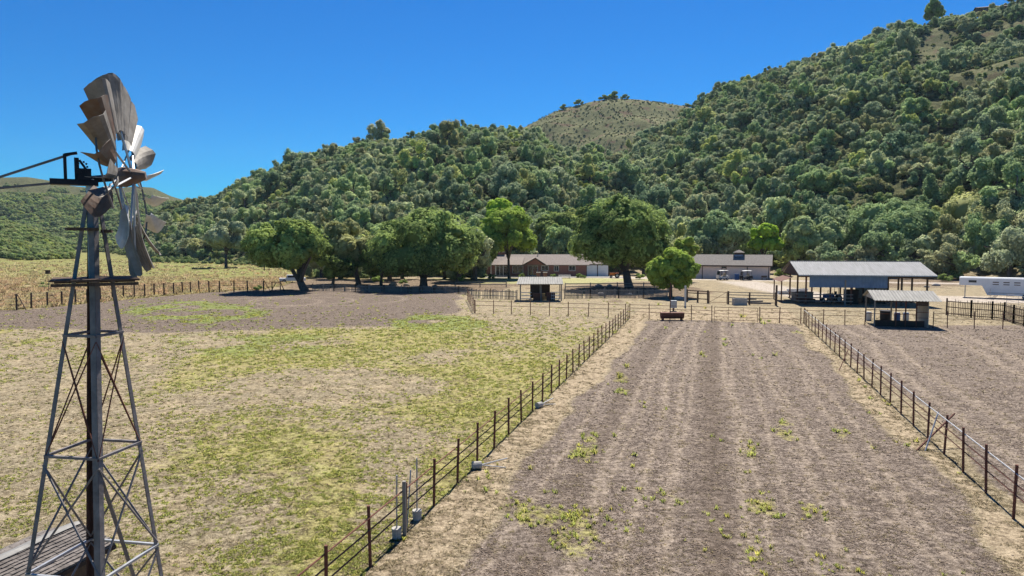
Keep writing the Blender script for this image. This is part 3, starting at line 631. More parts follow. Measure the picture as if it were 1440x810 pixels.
# ------------------------------------------------------------------ ground cover stuff
def tuft(name, matn, rng, n=16, spread=0.5, h=1.0, wd=0.07, flat=0.5):
    V, F, T = [], [], []
    for i in range(n):
        a = rng.uniform(0, 6.28); r0 = rng.uniform(0, spread)*0.6; b = np.array([math.cos(a)*r0, math.sin(a)*r0, 0.0])
        ln = rng.normal(size=2)*flat; hh = h*rng.uniform(0.45, 1); tip = b+np.array([ln[0]*hh, ln[1]*hh, hh]); s = rng.normal(size=3); s[2] = 0; s = s/np.linalg.norm(s)*wd; mid = (b+tip)/2+np.array([0, 0, hh*0.1])
        k = len(V); V += [b-s, b+s, mid+s*0.8, mid-s*0.8, tip]; F += [(k, k+1, k+2), (k, k+2, k+3), (k+3, k+2, k+4)]; T += [rng.uniform(0, 1)]*5
    me = npmesh(name, V, F, [matn], tint=T, nper=3); me.polygons.foreach_set('use_smooth', [True]*len(F)); nv = np.array(V); nv = np.stack([nv[:, 0]*0.5, nv[:, 1]*0.5, nv[:, 0]*0+1.0], -1); me.normals_split_custom_set_from_vertices((nv/np.linalg.norm(nv, axis=1)[:, None]).tolist()); return me
def ground_cover():
    rng = np.random.default_rng(5)
    N = 520000
    py = rng.uniform(0, 1, N)**1.0*(845-408)+408; px = rng.uniform(-70, 1510, N)
    Yd = CAM_H*960/(py-343); X = (px-720)/960*Yd
    k = masks(X, Yd); h = k['z'] < 0.2
    sc_ = np.clip(Yd/22, 0.8, 3.4)
    fn = 0.5*fbm(X/0.8, Yd/0.8, 2, 61)+0.5*vnoise(X/0.22, Yd/0.22, 63); fn2 = fbm(X/0.35, Yd/0.35, 2, 62)
    g = np.clip(k['green']*np.where(k['q'] > 0, 0.20, 0.85)+k['bright']*0.9+0.10*(k['q'] < 0), 0, 1)*h*sst(0.36, 0.66, fn)
    pick = rng.uniform(size=N) < g*0.50
    gr = [tuft('grass_tuft', 'grassgreen', rng, 14, 0.9, 1.0, 0.10, 0.6) for _ in range(5)]
    n = pick.sum(); s = rng.uniform(0.035, 0.10, n)*sc_[pick]; r = rng.uniform(0, 6.28, n); inl = (k['q'][pick] > 0)*1.0; s = s*(1+0.5*inl)
    scatter('grass', 'green grass growing in patches across the dry field', gr, np.stack([X[pick], Yd[pick], np.zeros(n)], -1), np.stack([s*1.2, s*1.2, s*(0.55+0.6*inl)], -1), np.stack([r*0, r*0, r], -1), rng.integers(0, 5, n), 'grass')
    ed = np.exp(-(np.minimum(np.abs(k['q']), np.abs(k['q']-1))*15.5/0.35)**2)
    d = np.clip(ed*0.9*(k['s'] < 62)+0.30*(1-k['soil'])+0.10*k['soil']+k['straw']*0.25+k['track']*0.15, 0, 1)*h*(1-k['road'])*sst(0.35, 0.6, fn2)*(Yd < 85)
    pick = (rng.uniform(size=N) < d*0.42)
    dr = [tuft('dry_tuft', 'grassdry', rng, 12, 1.1, 0.8, 0.06, 1.4) for _ in range(5)]
    n = pick.sum(); s = rng.uniform(0.04, 0.10, n)*sc_[pick]; r = rng.uniform(0, 6.28, n)
    scatter('dry_grass', 'dry straw and stubble littering the pasture', dr, np.stack([X[pick], Yd[pick], np.zeros(n)], -1), np.stack([s, s, s*0.6], -1), np.stack([r*0, r*0, r], -1), rng.integers(0, 5, n), 'dry grass')
    c = k['soil']*h*sst(0.35, 0.6, fbm(X/1.4, Yd/1.4, 3, 88))*(1-0.7*k['track'])*(Yd < 90)
    pick = (rng.uniform(size=N) < c*0.24)
    iv, if_ = ico(1); cl = []
    for j in range(4):
        v = iv*(1+rng.normal(size=(len(iv), 1))*0.22)*np.array([1, 0.8, 0.6]); cl.append(npmesh('clod', v, if_, ['clod'], nper=3))
    n = pick.sum(); s = 0.012+0.034*rng.uniform(0, 1, n)**2.5
    s = s*np.clip(Yd[pick]/26, 0.8, 2.6)
    scatter('soil_clods', 'dark soil clods scattered over the tilled paddock', cl, np.stack([X[pick], Yd[pick], s*0.1], -1), np.stack([s, s, s], -1), np.stack([s*0, s*0, rng.uniform(0, 6.28, n)], -1), rng.integers(0, 4, n), 'soil')
    # tall weeds of the meadow beyond the post and wire fence
    n = 9000; px = rng.uniform(-60, 420, n); py = rng.uniform(372, 440, n); Yd = CAM_H*960/(py-343); X = (px-720)/960*Yd; k = masks(X, Yd)
    pick = (k['meadow'] > 0.5) & (k['z'] < 0.5) & (rng.uniform(size=n) < 0.2+0.6*k['weed']) & (rng.uniform(size=n) < 1-0.9*k['bright'])
    n = pick.sum(); s = rng.uniform(0.35, 0.9, n); r = rng.uniform(0, 6.28, n)
    M['meadowgrass'] = leafmat('tall meadow grass', (0.28, 0.23, 0.11), (0.60, 0.51, 0.29), 0.5, 0.4)
    n2_ = 26000; px = rng.uniform(-80, 430, n2_); py = rng.uniform(365, 438, n2_); Y2 = CAM_H*960/(py-343); X2 = (px-720)/960*Y2; k2 = masks(X2, Y2)
    pk = (k2['meadow'] > 0.5) & (k2['z'] < 0.6) & (vnoise(X2/3, Y2/5, 71) > 0.35) & (rng.uniform(size=n2_) > 0.8*k2['bright']); m_ = pk.sum(); s2 = rng.uniform(0.25, 0.6, m_)*np.clip(Y2[pk]/150, 0.8, 1.5); r2 = rng.uniform(0, 6.28, m_)
    mg_ = [tuft('meadow_tuft', 'meadowgrass', rng, 20, 1.0, 0.9, 0.07, 0.5) for _ in range(4)]
    scatter('meadow_grass', 'tall yellow green grass of the meadow behind the wire fence', mg_, np.stack([X2[pk], Y2[pk], k2['z'][pk]], -1), np.stack([s2*1.8, s2*1.8, s2*0.9], -1), np.stack([r2*0, r2*0, r2], -1), rng.integers(0, 4, m_), 'grass')
    M['weedm'] = leafmat('brown weed stalks', (0.26, 0.17, 0.10), (0.55, 0.40, 0.25), 0.5, 0.4)
    wd = [tuft('weed', 'weedm', rng, 22, 0.9, 1.0, 0.05, 0.35) for _ in range(4)]
    scatter('weeds', 'tall brown weeds in the meadow behind the post and wire fence', wd, np.stack([X[pick], Yd[pick], np.zeros(n)], -1), np.stack([s*1.6, s*1.6, s*0.9], -1), np.stack([r*0, r*0, r], -1), rng.integers(0, 4, n), 'weeds')
ground_cover()
def haze():
    t = bpy.data.materials.new('haze'); t.use_nodes = True; n = t.node_tree; n.nodes.remove(n.nodes['Principled BSDF'])
    v = n.nodes.new('ShaderNodeVolumePrincipled'); v.inputs['Color'].default_value = (0.70, 0.86, 1.0, 1); v.inputs['Density'].default_value = 0.00005; v.inputs['Anisotropy'].default_value = 0.2
    n.links.new(v.outputs[0], n.nodes['Material Output'].inputs['Volume'])
    mb = MB(); mb.box((0, 800, 124), (4600, 2000, 254)); o = mb.build('haze', t); tag(o, 'thin summer haze over the valley', 'haze', kind='stuff')
haze()
#==OBJECTS==
# ------------------------------------------------------------------ windmill
def windmill():
    D0 = 8.5; cx = (131-720)/960*D0; v = Vector((cx, D0, 0)); rz = math.atan2(-cx, D0)
    t = thing('windmill', 'old farm windmill with a battered twisted bladed wheel on a four legged steel tower', 'windmill', v, rz)
    off = R(4)
    def hd(z): return max(0.05, 1.30-0.139*z)
    def corner(k, z):                      # 0 near, 1 right, 2 far, 3 left
        a = R(-90)+off+k*R(90); return Vector((math.cos(a)*hd(z)-0.028*(7.9-z), math.sin(a)*hd(z), z))
    for k in range(4):                     # angle-iron legs
        mb = MB(); a = R(-90)+off+k*R(90); w_ = 0.075 if k in (0, 2) else 0.055
        for sg in (-1, 1):
            d1 = Vector((math.cos(a+sg*R(135)), math.sin(a+sg*R(135)), 0))
            p0, p1 = corner(k, 0.0), corner(k, 8.72)
            mb.bar(p0+d1*w_/2, p1+d1*w_/2, w_, 0.008, up=(math.cos(a+sg*R(135)+R(90)), math.sin(a+sg*R(135)+R(90)), 0) )
        o = mb.build('leg', 'towershade' if k == 2 else 'towersteel', t)
        if k == 2: o['label'] = 'far leg with its shade painted dark'
    for z in (1.3, 2.75, 4.2, 5.62, 7.08):
        for k in range(4):
            MB().bar(corner(k, z), corner((k+1) % 4, z), 0.035, 0.03).build('girt', 'galv' if z in (4.2, 2.75) else 'towersteel', t)
    zs = [0.2, 1.3, 2.75, 4.2, 5.55, 7.05, 7.68]
    for a, b in zip(zs[:-1], zs[1:]):
        if b-a < 0.8: continue
        for k in range(4):
            th = 0.009 if a > 5 else 0.014
            o = MB().tube([corner(k, a+0.04), corner((k+1) % 4, b-0.04)], th, 5).build('brace_rod', 'towersteel' if th > 0.01 else 'rust_dark', t)
            MB().tube([corner((k+1) % 4, a+0.04), corner(k, b-0.04)], th, 5).build('brace_rod', 'towersteel' if th > 0.01 else 'rust_dark', t)
    # flat heavier braces in the third bay
    MB().bar(corner(0, 5.5), corner(1, 3.6)+Vector((-.28, 0, -0.1)), 0.05, 0.012).build('flat_brace', 'towersteel', t)
    # central pipe and pump rod
    MB().tube([(-0.20, 0.02, 0), (0.02, 0, 7.7), (0.0, 0, 8.75)], [0.03, 0.03, 0.04], 10).build('pump_rod', 'rust_dark', t)
    MB().tube([(0.0, -0.03, 7.6), (0, 0, 9.0)], [0.052, 0.045], 12).build('mast_pipe', 'galv', t)
    # work platform: planks along two bearers
    pl = MB(); zz = 7.735
    for i in range(4): pl.box((0.02, -0.36+i*0.24, zz+0.03), (0.92, 0.2, 0.022), rz=R(1.5*(i % 2)))
    pf = pl.build('platform', 'plankwood', t)
    for y_ in (-0.42, 0.40): MB().box((0.02, y_, zz-0.02), (0.9, 0.045, 0.035)).build('bearer', 'brownwood', pf)
    MB().box((-0.10, -0.12, 8.38), (0.34, 0.16, 0.035), rz=R(8)).build('upper_step', 'brownwood', t)
    MB().box((0.16, 0.04, 8.36), (0.12, 0.14, 0.04), rz=R(-8)).build('upper_step', 'brownwood', t)
    # gearbox, yoke
    zc = 9.06; g = MB()
    g.box((-0.16, 0, zc-0.11), (0.50, 0.16, 0.07)); g.box((-0.25, 0.0, zc+0.06), (0.035, 0.05, 0.34)); g.box((-0.13, 0.0, zc+0.04), (0.05, 0.07, 0.30)); g.box((-0.05, 0, zc-0.02), (0.14, 0.16, 0.16))
    g.tube([(-0.25, 0, zc+0.22), (-0.12, 0, zc+0.25)], 0.02, 6); g.tube([(-0.10, -0.05, zc+0.16), (-0.04, -0.06, zc+0.06), (-0.06, -0.05, zc-0.08)], 0.016, 6)
    for q in range(10):
        a = q*0.63; g.box((-0.07+0.05*math.cos(a), -0.07, zc+0.08+0.06*math.sin(a)), (0.02, 0.03, 0.02), ry=a)
    g.build('gearbox', 'iron', t)
    phi = R(15); n = Vector((math.cos(phi), -math.sin(phi), 0)); eh = Vector((math.sin(phi), math.cos(phi), 0))
    tl = R(6); n = (n*math.cos(tl)+Vector((0, 0, 1))*math.sin(tl)*1.0).normalized(); wv = eh.cross(n)*-1
    if wv.z < 0: wv = -wv
    HC = Vector((0.36, -0.02, zc-0.02))
    MB().tube([HC-n*0.42, HC+n*0.14], 0.045, 10).build('axle', 'iron', t)
    for zoff, dz in ((0.225, -0.72), (-0.10, -0.20)):     # tail boom pair running off to the left
        MB().bar((-0.20, 0.0, zc+zoff), (-2.1, 0.6, zc+zoff+dz*1.0-0.05), 0.022, 0.026).build('tail_boom', 'towersteel', t)
    vn = MB(); vn.sheet([[Vector((-1.95-1.25*i/4, 0.56+0.42*i/4+0.02*math.sin(i*2), zc-0.42+(0.66+0.18*i/4)*j/3)) for j in range(4)] for i in range(5)], 0.004)
    vn.build('tail_vane', 'blade', t)
    wh = MB(); RR = 1.24
    def ring(rad, a0, a1, th, wob=0.0, ns=28):
        pts = []
        for i in range(ns+1):
            a = R(a0+(a1-a0)*i/ns); pts.append(HC+(wv*math.cos(a)-eh*math.sin(a))*(rad+wob*math.sin(a*5))+n*(wob*math.cos(a*3)))
        return MB().tube(pts, th, 5)
    wheel = thing('wheel', None, None); wheel.parent = t
    MB().tube([HC-n*0.10, HC+n*0.02, HC+n*0.16, HC+n*0.26], [0.11, 0.13, 0.09, 0.05], 12).build('hub', 'bladerust', wheel)
    ring(0.56, -178, 140, 0.011, 0.02).build('inner_rim', 'towersteel', wheel)
    ring(0.95, -175, 118, 0.012, 0.03).build('outer_rim', 'towersteel', wheel)
    for a in (0, 60, 105, -55, -95, -150, 165, -178):
        ar = R(a); d = wv*math.cos(ar)-eh*math.sin(ar); o = MB(); o.tube([HC+n*0.12, HC+d*0.95], 0.014, 5); o.tube([HC-n*0.06, HC+d*0.95], 0.010, 5); o.build('spoke', 'galv', wheel)
    rng = random.Random(4)
    def blade(a, beta=46, r0=0.46, r1=1.0, c0=0.18, c1=0.33, curl=0.12, twist=0, bend=0.0, mt='blade', shift=(0, 0, 0), s=-1):
        ar = R(a); rho = wv*math.cos(ar)-eh*math.sin(ar); tan = -wv*math.sin(ar)-eh*math.cos(ar); g = []
        for i in range(6):
            k = i/5; b = R(beta+twist*k); c = tan*math.cos(b)+n*(s*math.sin(b)); nn = rho.cross(c).normalized(); ww = c0+(c1-c0)*k; row = []
            for j in range(7):
                m = j/6-0.5; row.append(HC+Vector(shift)+rho*(r0+(r1-r0)*k-0.085*k*(2*m)**2)*RR+c*ww*m+nn*(curl*(4*m*m-1)*-1*(0.6+0.4*k)+bend*k*k+0.018*math.sin(m*9+a)*k))
            g.append(row)
        return MB().sheet(g, 0.004).build('blade', mt, wheel, smooth=False)
    blade(0, 50, mt='blade', r1=1.02); blade(13, 48, mt='blade', bend=0.03, twist=6); blade(27, 54, mt='blade', bend=-0.03, twist=-6); blade(46, 58, mt='bladerust'); blade(61, 60, mt='blade', r1=1.03); blade(76, 62, mt='bladerust', bend=0.04); blade(90, 60, mt='blade', r1=0.96)
    blade(100, 55, r1=0.9, twist=12, mt='blade'); blade(122, 85, r0=0.38, r1=0.70, twist=25, bend=0.10, mt='bladerust', shift=(-0.16, 0, 0.12))
    blade(-18, 50, mt='blade'); blade(-36, 46, mt='blade', c1=0.34); blade(-54, 40, mt='bladelit', twist=-10)
    blade(-70, 15, mt='blade', twist=-30, bend=0.08); blade(-84, 70, s=1, r0=0.55, r1=0.98, c0=0.10, c1=0.40, mt='bladelit', twist=10, bend=-0.06, curl=0.08, shift=(0.10, 0, 0))
    blade(-104, 75, s=1, r0=0.6, r1=1.0, c0=0.08, c1=0.36, mt='bladelit', twist=12, bend=-0.08, curl=0.07, shift=(0.12, 0, 0)); blade(-124, 70, s=1, r0=0.62, r1=1.0, c0=0.06, c1=0.30, mt='bladelit', twist=12, bend=-0.08, curl=0.06, shift=(0.10, 0, 0))
    for a, c_, b_ in ((-143, 0.15, 30), (-155, 0.16, 40), (-166, 0.17, 52), (-177, 0.17, 56), (172, 0.16, 60), (160, 0.18, 66)): blade(a, b_, c0=0.13, c1=c_, curl=0.03, r0=0.50, r1=1.03+0.05*math.sin(a*2.1), mt='blade', bend=0.13*math.sin(a*1.7), twist=22*math.sin(a*3.1))
    blade(148, 50, r0=0.35, r1=0.75, c0=0.07, c1=0.14, twist=60, mt='bladelit', bend=0.1)
    return t
windmill()

# ------------------------------------------------------------------ shingle roofed pump shed beside the windmill
def pump_shed():
    z0 = 2.25; a = G(-60, 812, z0); b = G(109, 736, z0); ln = (b-a).length
    dr = (b-a).normalized(); hd_ = math.atan2(dr.x, dr.y)
    t = thing('pump_shed', 'small pump shed with a weathered wood shingle roof beneath the windmill', 'shed', (b.x, b.y, 0), -hd_)
    # local: +y along the ridge away, +x down the near slope; ridge end at the origin
    w2, dz, L_ = 0.98, 0.30, 4.2
    MB().prism([(0, 0), (0, 0), (0, 0)], 0, 0) if False else None
    bx_ = MB(); bx_.box((0.0, -L_/2-0.06, (z0-dz-0.05)/2), (w2*1.75, L_-0.3, z0-dz-0.05)); bx_.build('wall', 'brownwood', t)
    g = MB(); g.add([(-w2*0.87, -0.2, z0-dz-0.05), (w2*0.87, -0.2, z0-dz-0.05), (0, -0.2, z0-0.03)], [(0, 1, 2)]); g.build('gable', 'brownwood', t)
    rr = random.Random(3); rf = MB(); nc = 11
    for sd_ in (1, -1):
        rf.add([(0, 0, z0-0.02), (0, -L_, z0-0.02), (sd_*w2, -L_, z0-dz-0.02), (sd_*w2, 0, z0-dz-0.02), (0, 0, z0-0.06), (0, -L_, z0-0.06), (sd_*w2, -L_, z0-dz-0.06), (sd_*w2, 0, z0-dz-0.06)], [(0, 1, 2, 3), (4, 7, 6, 5), (0, 3, 7, 4), (1, 5, 6, 2), (2, 6, 7, 3)])
        for c in range(nc):
            s0 = c*w2/nc; s1 = s0+w2/nc*1.25; y = 0.03
            while y > -L_:
                wd = rr.uniform(0.09, 0.20); j = rr.uniform(-0.012, 0.012); h0 = z0-dz*s0/w2+0.002; h1 = z0-dz*min(s1, w2*1.04)/w2+0.022+rr.uniform(0, 0.014); e = min(s1, w2*1.04)+j
                k = [(sd_*s0, y, h0), (sd_*s0, y-wd+0.008, h0), (sd_*e, y-wd+0.008, h1), (sd_*e, y, h1)]
                k += [(p[0], p[1], p[2]-0.014) for p in k]
                rf.add(k, [(0, 1, 2, 3), (4, 7, 6, 5), (0, 3, 7, 4), (1, 5, 6, 2), (2, 6, 7, 3), (0, 4, 5, 1)]); y -= wd
    r_ = rf.build('roof', 'shingle', t)
    fl = MB(); fl.sheet([[Vector((x, -y, z0+0.045-abs(x)*0.30+0.012*math.sin(y*3))) for x in (-0.20, -0.1, 0, 0.05, 0.10)] for y in np.linspace(-0.02, L_, 14)], 0.006); fl.build('ridge_cap', 'flashing', r_)
    MB().box((w2*1.0, -L_/2, z0-dz-0.09), (0.03, L_, 0.09)).build('fascia', 'kick', t)
pump_shed()

# ------------------------------------------------------------------ fences
def fence(name, label, pts, h, pr, rails, rr, pmat='rust', rmat='rust', cat='fence', square=False, extra=None, group=None, rail_mats=None, bars=False, rng_=None):
    """posts at the given ground points, rails running post to post"""
    o0 = Vector((pts[0][0], pts[0][1], 0)); t = thing(name, label, cat, o0, 0, group); rnd = random.Random(len(pts)*7+int(h*10))
    P3 = [Vector((p[0], p[1], 0))-o0 for p in pts]
    for i, p in enumerate(P3):
        hh = h*(1+rnd.uniform(-0.05, 0.03)); lx, ly = rnd.uniform(-0.03, 0.03)*h, rnd.uniform(-0.03, 0.03)*h
        mb = MB()
        if square: mb.bar((0, 0, -0.1), (lx, ly, hh), pr*2, pr*2)
        else: mb.tube([(0, 0, -0.1), (lx, ly, hh)], pr, 8)
        mb.build('post', pmat, t, loc=p)
    for ri, z in enumerate(rails):
        mb = MB()
        for a, b in zip(P3[:-1], P3[1:]):
            d = rnd.uniform(-0.02, 0.02)
            if bars: mb.bar(a+Vector((0, 0, z+d)), b+Vector((0, 0, z-d)), 0.05, rr*2)
            else: mb.tube([a+Vector((0, 0, z)), b+Vector((0, 0, z))], rr, 6)
        mb.build('rail', (rail_mats[ri] if rail_mats else rmat), t)
    if extra: extra(t, o0)
    return t
# long pipe fence between the green field and the tilled paddock
sp = 2.08; L0 = (A1-A0).length; npst = int(L0/sp)
ptsL = [A0-HL*6.4, A0-HL*4.3, A0-HL*2.1]+[A0+HL*(L0*i/npst) for i in range(npst+1)]
def xl(t, o0):
    p = G(569, 753)-o0; m_ = MB(); m_.box((0, 0, 0.78), (0.10, 0.10, 1.56)); m_.build('post', 'oldwood', t, loc=p)['label'] = 'grey timber post'
ptsL = [p for p in ptsL]
fence('pipe_fence', 'long three rail rusty pipe fence between the green field and the tilled paddock', ptsL, 1.56, 0.042, (1.28, 0.96, 0.64), 0.021, pmat='rust_dark', extra=xl)
LR = (B1-B0).length; npr = int(LR/2.1)
ptsR = [B0-HRt*4.4, B0-HRt*2.2]+[B0+HRt*(LR*i/npr) for i in range(npr+1)]
fence('pipe_fence', 'three rail rusty pipe fence on the far right side of the tilled paddock', ptsR, 1.62, 0.042, (1.40, 1.08, 0.76), 0.021, pmat='rust_dark', rail_mats=('galv', 'rust', 'rust'))
def gp(*l): return [G(x, y) for x, y in l]
fence('pipe_fence', 'rusty pipe cross fence closing the top of the green field near the little shelter', gp((668.3, 440.6), (694, 441.2), (719.4, 442), (746, 442.6), (772.7, 443.6), (799.4, 444.3), (827.4, 445.2), (855.4, 446.2), (880, 447)), 1.65, 0.045, (1.45, 0.95), 0.024)
fence('pipe_fence', 'short rusty pipe fence running back from the corner of the green field', gp((667.5, 440), (665.6, 436.5), (663.8, 433.2), (662, 430), (660.4, 427), (658.8, 424.3), (657.4, 422)), 1.6, 0.045, (1.4, 0.9, 0.15), 0.026)
fence('pipe_fence', 'rusty pipe fence at the top of the tilled paddock behind the rusty trough', gp((885.5, 447), (912.9, 448), (942.3, 449), (972, 450.3), (1001, 451.4)), 1.65, 0.045, (1.48, 1.1, 0.7), 0.024)
fence('pipe_fence', 'short rusty pipe fence between the paddock gate and the right corner', gp((1068.5, 453.6), (1096, 454.3), (1126, 455)), 1.65, 0.05, (1.5, 1.1, 0.45), 0.024)
fence('pipe_fence', 'rusty pipe fence running from the paddock corner to the small shelter', gp((1132, 456), (1158, 456.6), (1188, 457), (1216, 457.6)), 1.65, 0.045, (1.42, 0.95), 0.022)
fence('pipe_fence', 'rusty pipe fence running right from the plywood walled shelter', gp((1312, 461), (1332, 461.4), (1370, 462.2), (1410, 463), (1452, 464)), 1.65, 0.045, (1.42, 0.9), 0.022)
# angled corner gate
def panel(name, label, a, b, h, nv, rails, mt='rust', th=0.022, cat='gate', group=None, z0=0.15, diag=False):
    a, b = Vector(a), Vector(b); L_ = (b-a).length; t = thing(name, label, cat, a, math.atan2((b-a).y, (b-a).x), group)
    f = MB()
    for x in (0.05, L_-0.05): f.tube([(x, 0, 0.02), (x, 0, h)], th*1.2, 6)
    f.tube([(0.05, 0, h), (L_-0.05, 0, h)], th*1.2, 6); f.tube([(0.05, 0, z0), (L_-0.05, 0, z0)], th, 6); f.build('frame', mt, t)
    for i in range(rails):
        z = z0+(h-z0)*(i+1)/(rails+1); MB().tube([(0.07, 0, z), (L_-0.07, 0, z)], th*0.8, 6).build('rail', mt, t)
    for i in range(nv):
        x = L_*(i+1)/(nv+1); MB().tube([(x, 0, z0), (x, 0, h)], th*0.8, 6).build('upright', mt, t)
    if diag: MB().tube([(0.08, 0.02, z0), (L_-0.08, 0.02, h)], th*0.8, 6).build('brace', mt, t)
    return t
panel('pipe_gate', 'wide rusty pipe gate at the top of the tilled paddock', G(1003.5, 451.5), G(1066, 453.5), 1.5, 2, 3)
def leanpole(x0, y0, x1, y1, r, mt, name, label, dx=0):
    a = G(x0, y0); b = P(x1, y1, a.y+dx); t = MB().tube([(0, 0, 0), b-a], r, 8).build(name, mt); t.location = a; tag(t, label, 'pole'); return t
leanpole(1289, 633.5, 1342.5, 581.5, 0.035, 'rust_dark', 'pole', 'rusty pipe pole leaning far over against the right fence', 1.1)
leanpole(1301, 634.5, 1319.5, 579.5, 0.03, 'galv', 'pole', 'greyish pipe pole leaning steeply beside the rusty leaning pole', 0.9)
leanpole(1180, 521, 1193, 491, 0.03, 'rust_dark', 'pole', 'thin rusty pole leaning on the right fence farther up the paddock', 1.2)
# footed pipes in concrete
def footed(x, y, hgt, lean, label, rad=0.14, fh=0.30, name='pipe_in_bucket'):
    a = G(x, y); t = thing(name, label, 'post footing', a); MB().tube([(0, 0, 0), (0, 0, fh)], [rad*0.9, rad], 14).build('bucket', 'concrete', t)
    MB().tube([(0, 0, fh-0.02), (lean[0], lean[1], hgt)], 0.022, 8).build('pipe', 'galv', t)
footed(558, 757, 1.78, (0.01, 0.05), 'upright steel pipe set in a concrete filled bucket left of the grey timber post')
footed(586.5, 731, 1.86, (0.0, 0.05), 'upright steel pipe set in a concrete filled bucket right of the grey timber post')
leanpole(572.5, 741, 577.5, 661, 0.02, 'galv', 'pole', 'thin grey pipe standing just behind the grey timber post', 0.3)
for (x, y, s_, lb, az) in ((664, 660, 1.0, 'toppled concrete footing with its pipe lying beside the long pipe fence', 0.55), (755, 574, 1.0, 'farther toppled concrete footing lying under the long pipe fence', 1.1)):
    a = G(x, y); t = thing('fallen_footing', lb, 'post footing', a, az-0.3)
    MB().tube([(0, 0, 0.14), (0.34, 0, 0.14)], [0.15, 0.14], 12).build('footing', 'concrete', t); MB().tube([(0.3, 0, 0.14), (1.35, 0.1, 0.28)], 0.022, 7).build('pipe', 'offwhite', t); MB().tube([(0.3, 0, 0.14), (1.2, -0.2, 0.04)], 0.018, 7).build('pipe', 'offwhite', t)
# post and wire fence along the meadow
ptsM = gp((-60, 446.5), (-36, 443), (-10, 440), (23.6, 436.3), (44, 433.5), (66.8, 431), (87, 429.7), (106, 427.8), (122.7, 426), (141.6, 424.5), (158, 421.8), (173.5, 419.8), (189, 419), (203.7, 418.2), (217, 417), (231, 415.8), (244, 414.5), (257, 413.4), (268, 412.3), (280, 411.4), (294, 411.2), (308.5, 411), (329, 410.8), (348, 411), (370.5, 411))
def mbrace(t, o0):
    for (a, b, c, d) in ((23.6, 413, 37, 436), (370, 392, 381, 411)):
        q = G(c, d); p = P(a, b, q.y); MB().bar(p-o0, q-o0, 0.08, 0.08).build('brace', 'brownwood', t)
fence('post_and_wire_fence', 'wooden post and wire fence separating the field from the weedy meadow', ptsM, 2.0, 0.11, (0.35, 0.75, 1.15, 1.5, 1.8), 0.014, pmat='brownwood', rmat='oldwood', extra=mbrace)
fence('timber_brace_gate', 'dark A-braced timber gateposts at the end of the wire fence by the left broad oak', gp((383, 409.5), (394.4, 408.5)), 1.7, 0.09, (1.5,), 0.06, pmat='brownwood', rmat='brownwood', cat='gate',
      extra=lambda t, o0: [MB().bar(P(x1, 398, G(383, 409).y)-o0, G(x0, 409.5)-o0, 0.1, 0.1).build('brace', 'brownwood', t) for x0, x1 in ((381, 388), (400, 395))])
# picket and board fences
def picket(name, label, pts, h, gap, pw, mt, rz_=(0.35, 0.85), jag=0.12, post_every=2.6, drop=0.08):
    o0 = Vector((pts[0][0], pts[0][1], 0)); t = thing(name, label, 'fence', o0); rnd = random.Random(int(pts[0][0]*10)); pk = MB(); rl = MB(); P3 = [Vector((p[0], p[1], 0))-o0 for p in pts]; nposts = 0
    for a, b in zip(P3[:-1], P3[1:]):
        L_ = (b-a).length; d = (b-a).normalized(); nn = Vector((-d.y, d.x, 0)); an = math.atan2(d.y, d.x)
        for z in rz_: rl.bar(a+Vector((0, 0, h*z)), b+Vector((0, 0, h*z)), 0.04, 0.09)
        s = 0
        while s < L_:
            if rnd.random() > drop:
                hh = h*(1+rnd.uniform(-jag, jag)); p = a+d*s+nn*0.045; pk.bar((p.x, p.y, 0.02), (p.x+rnd.uniform(-.03, .03), p.y, hh), pw*rnd.uniform(0.8, 1.2), 0.02, up=(nn.x, nn.y, 0))
            s += gap
        k = max(1, round(L_/post_every))
        for i in range(k+1):
            p = a+d*(L_*i/k); MB().bar((0, 0, -0.1), (0, 0, h*1.12), 0.13, 0.13).build('post', mt, t, loc=p)
    rl.build('rails', mt, t); pk.build('pickets', mt, t); return t
picket('picket_fence', 'weathered grey picket fence left of the small metal roofed shelter', gp((664, 419.5), (690, 420), (716, 421), (727, 422)), 1.35, 0.24, 0.11, 'oldwood', drop=0.15)
picket('picket_fence', 'shaded grey picket fence between the small shelter and the small round tree', gp((794, 420), (830, 419.5), (870, 419), (905, 419), (938, 420.5)), 1.35, 0.20, 0.11, 'oldwood', jag=0.06)
picket('picket_fence', 'low grey picket fence under the two broad oaks on the left', gp((440, 409), (470, 409.5), (500, 410.5), (540, 411), (590, 411.5), (645, 413), (664, 416)), 1.15, 0.26, 0.10, 'oldwood', drop=0.12)
picket('picket_fence', 'brown picket fence with heavy posts below the horse trailer', gp((1331, 443), (1365.5, 446.6), (1395, 448.8), (1412, 450.5), (1425, 455), (1440, 459), (1462, 463)), 1.75, 0.20, 0.05, 'brownwood', (0.12, 0.55, 0.92), drop=0.05, post_every=3.4)
fence('rail_fence', 'dark two rail timber fence crossing the yard in the oak shade', gp((640, 404.5), (675, 404), (712, 404)), 1.2, 0.07, (1.0, 0.55), 0.07, pmat='oldwood', rmat='oldwood', square=True, bars=True)
fence('rail_fence', 'shaded timber rail fence running right under the tall dark oak', gp((795, 407.5), (830, 407), (868, 406.5), (905, 407), (940, 408), (965, 409)), 1.25, 0.07, (1.05, 0.55), 0.07, pmat='oldwood', rmat='oldwood', square=True, bars=True)
fence('rail_fence', 'dark timber rail fence with a stub of pickets right of the small round tree', gp((966, 424), (981, 425), (995.6, 426)), 1.75, 0.10, (1.6, 1.25, 0.5), 0.06, pmat='brownwood', rmat='brownwood', square=True, bars=True)
fence('corral_fence', 'four rail corral fence behind the concrete trough', gp((1024, 427.3), (1053.7, 428.2), (1091, 429.3)), 1.75, 0.09, (1.6, 1.25, 0.85, 0.3), 0.05, pmat='brownwood', rmat='oldwood', square=True, bars=True)
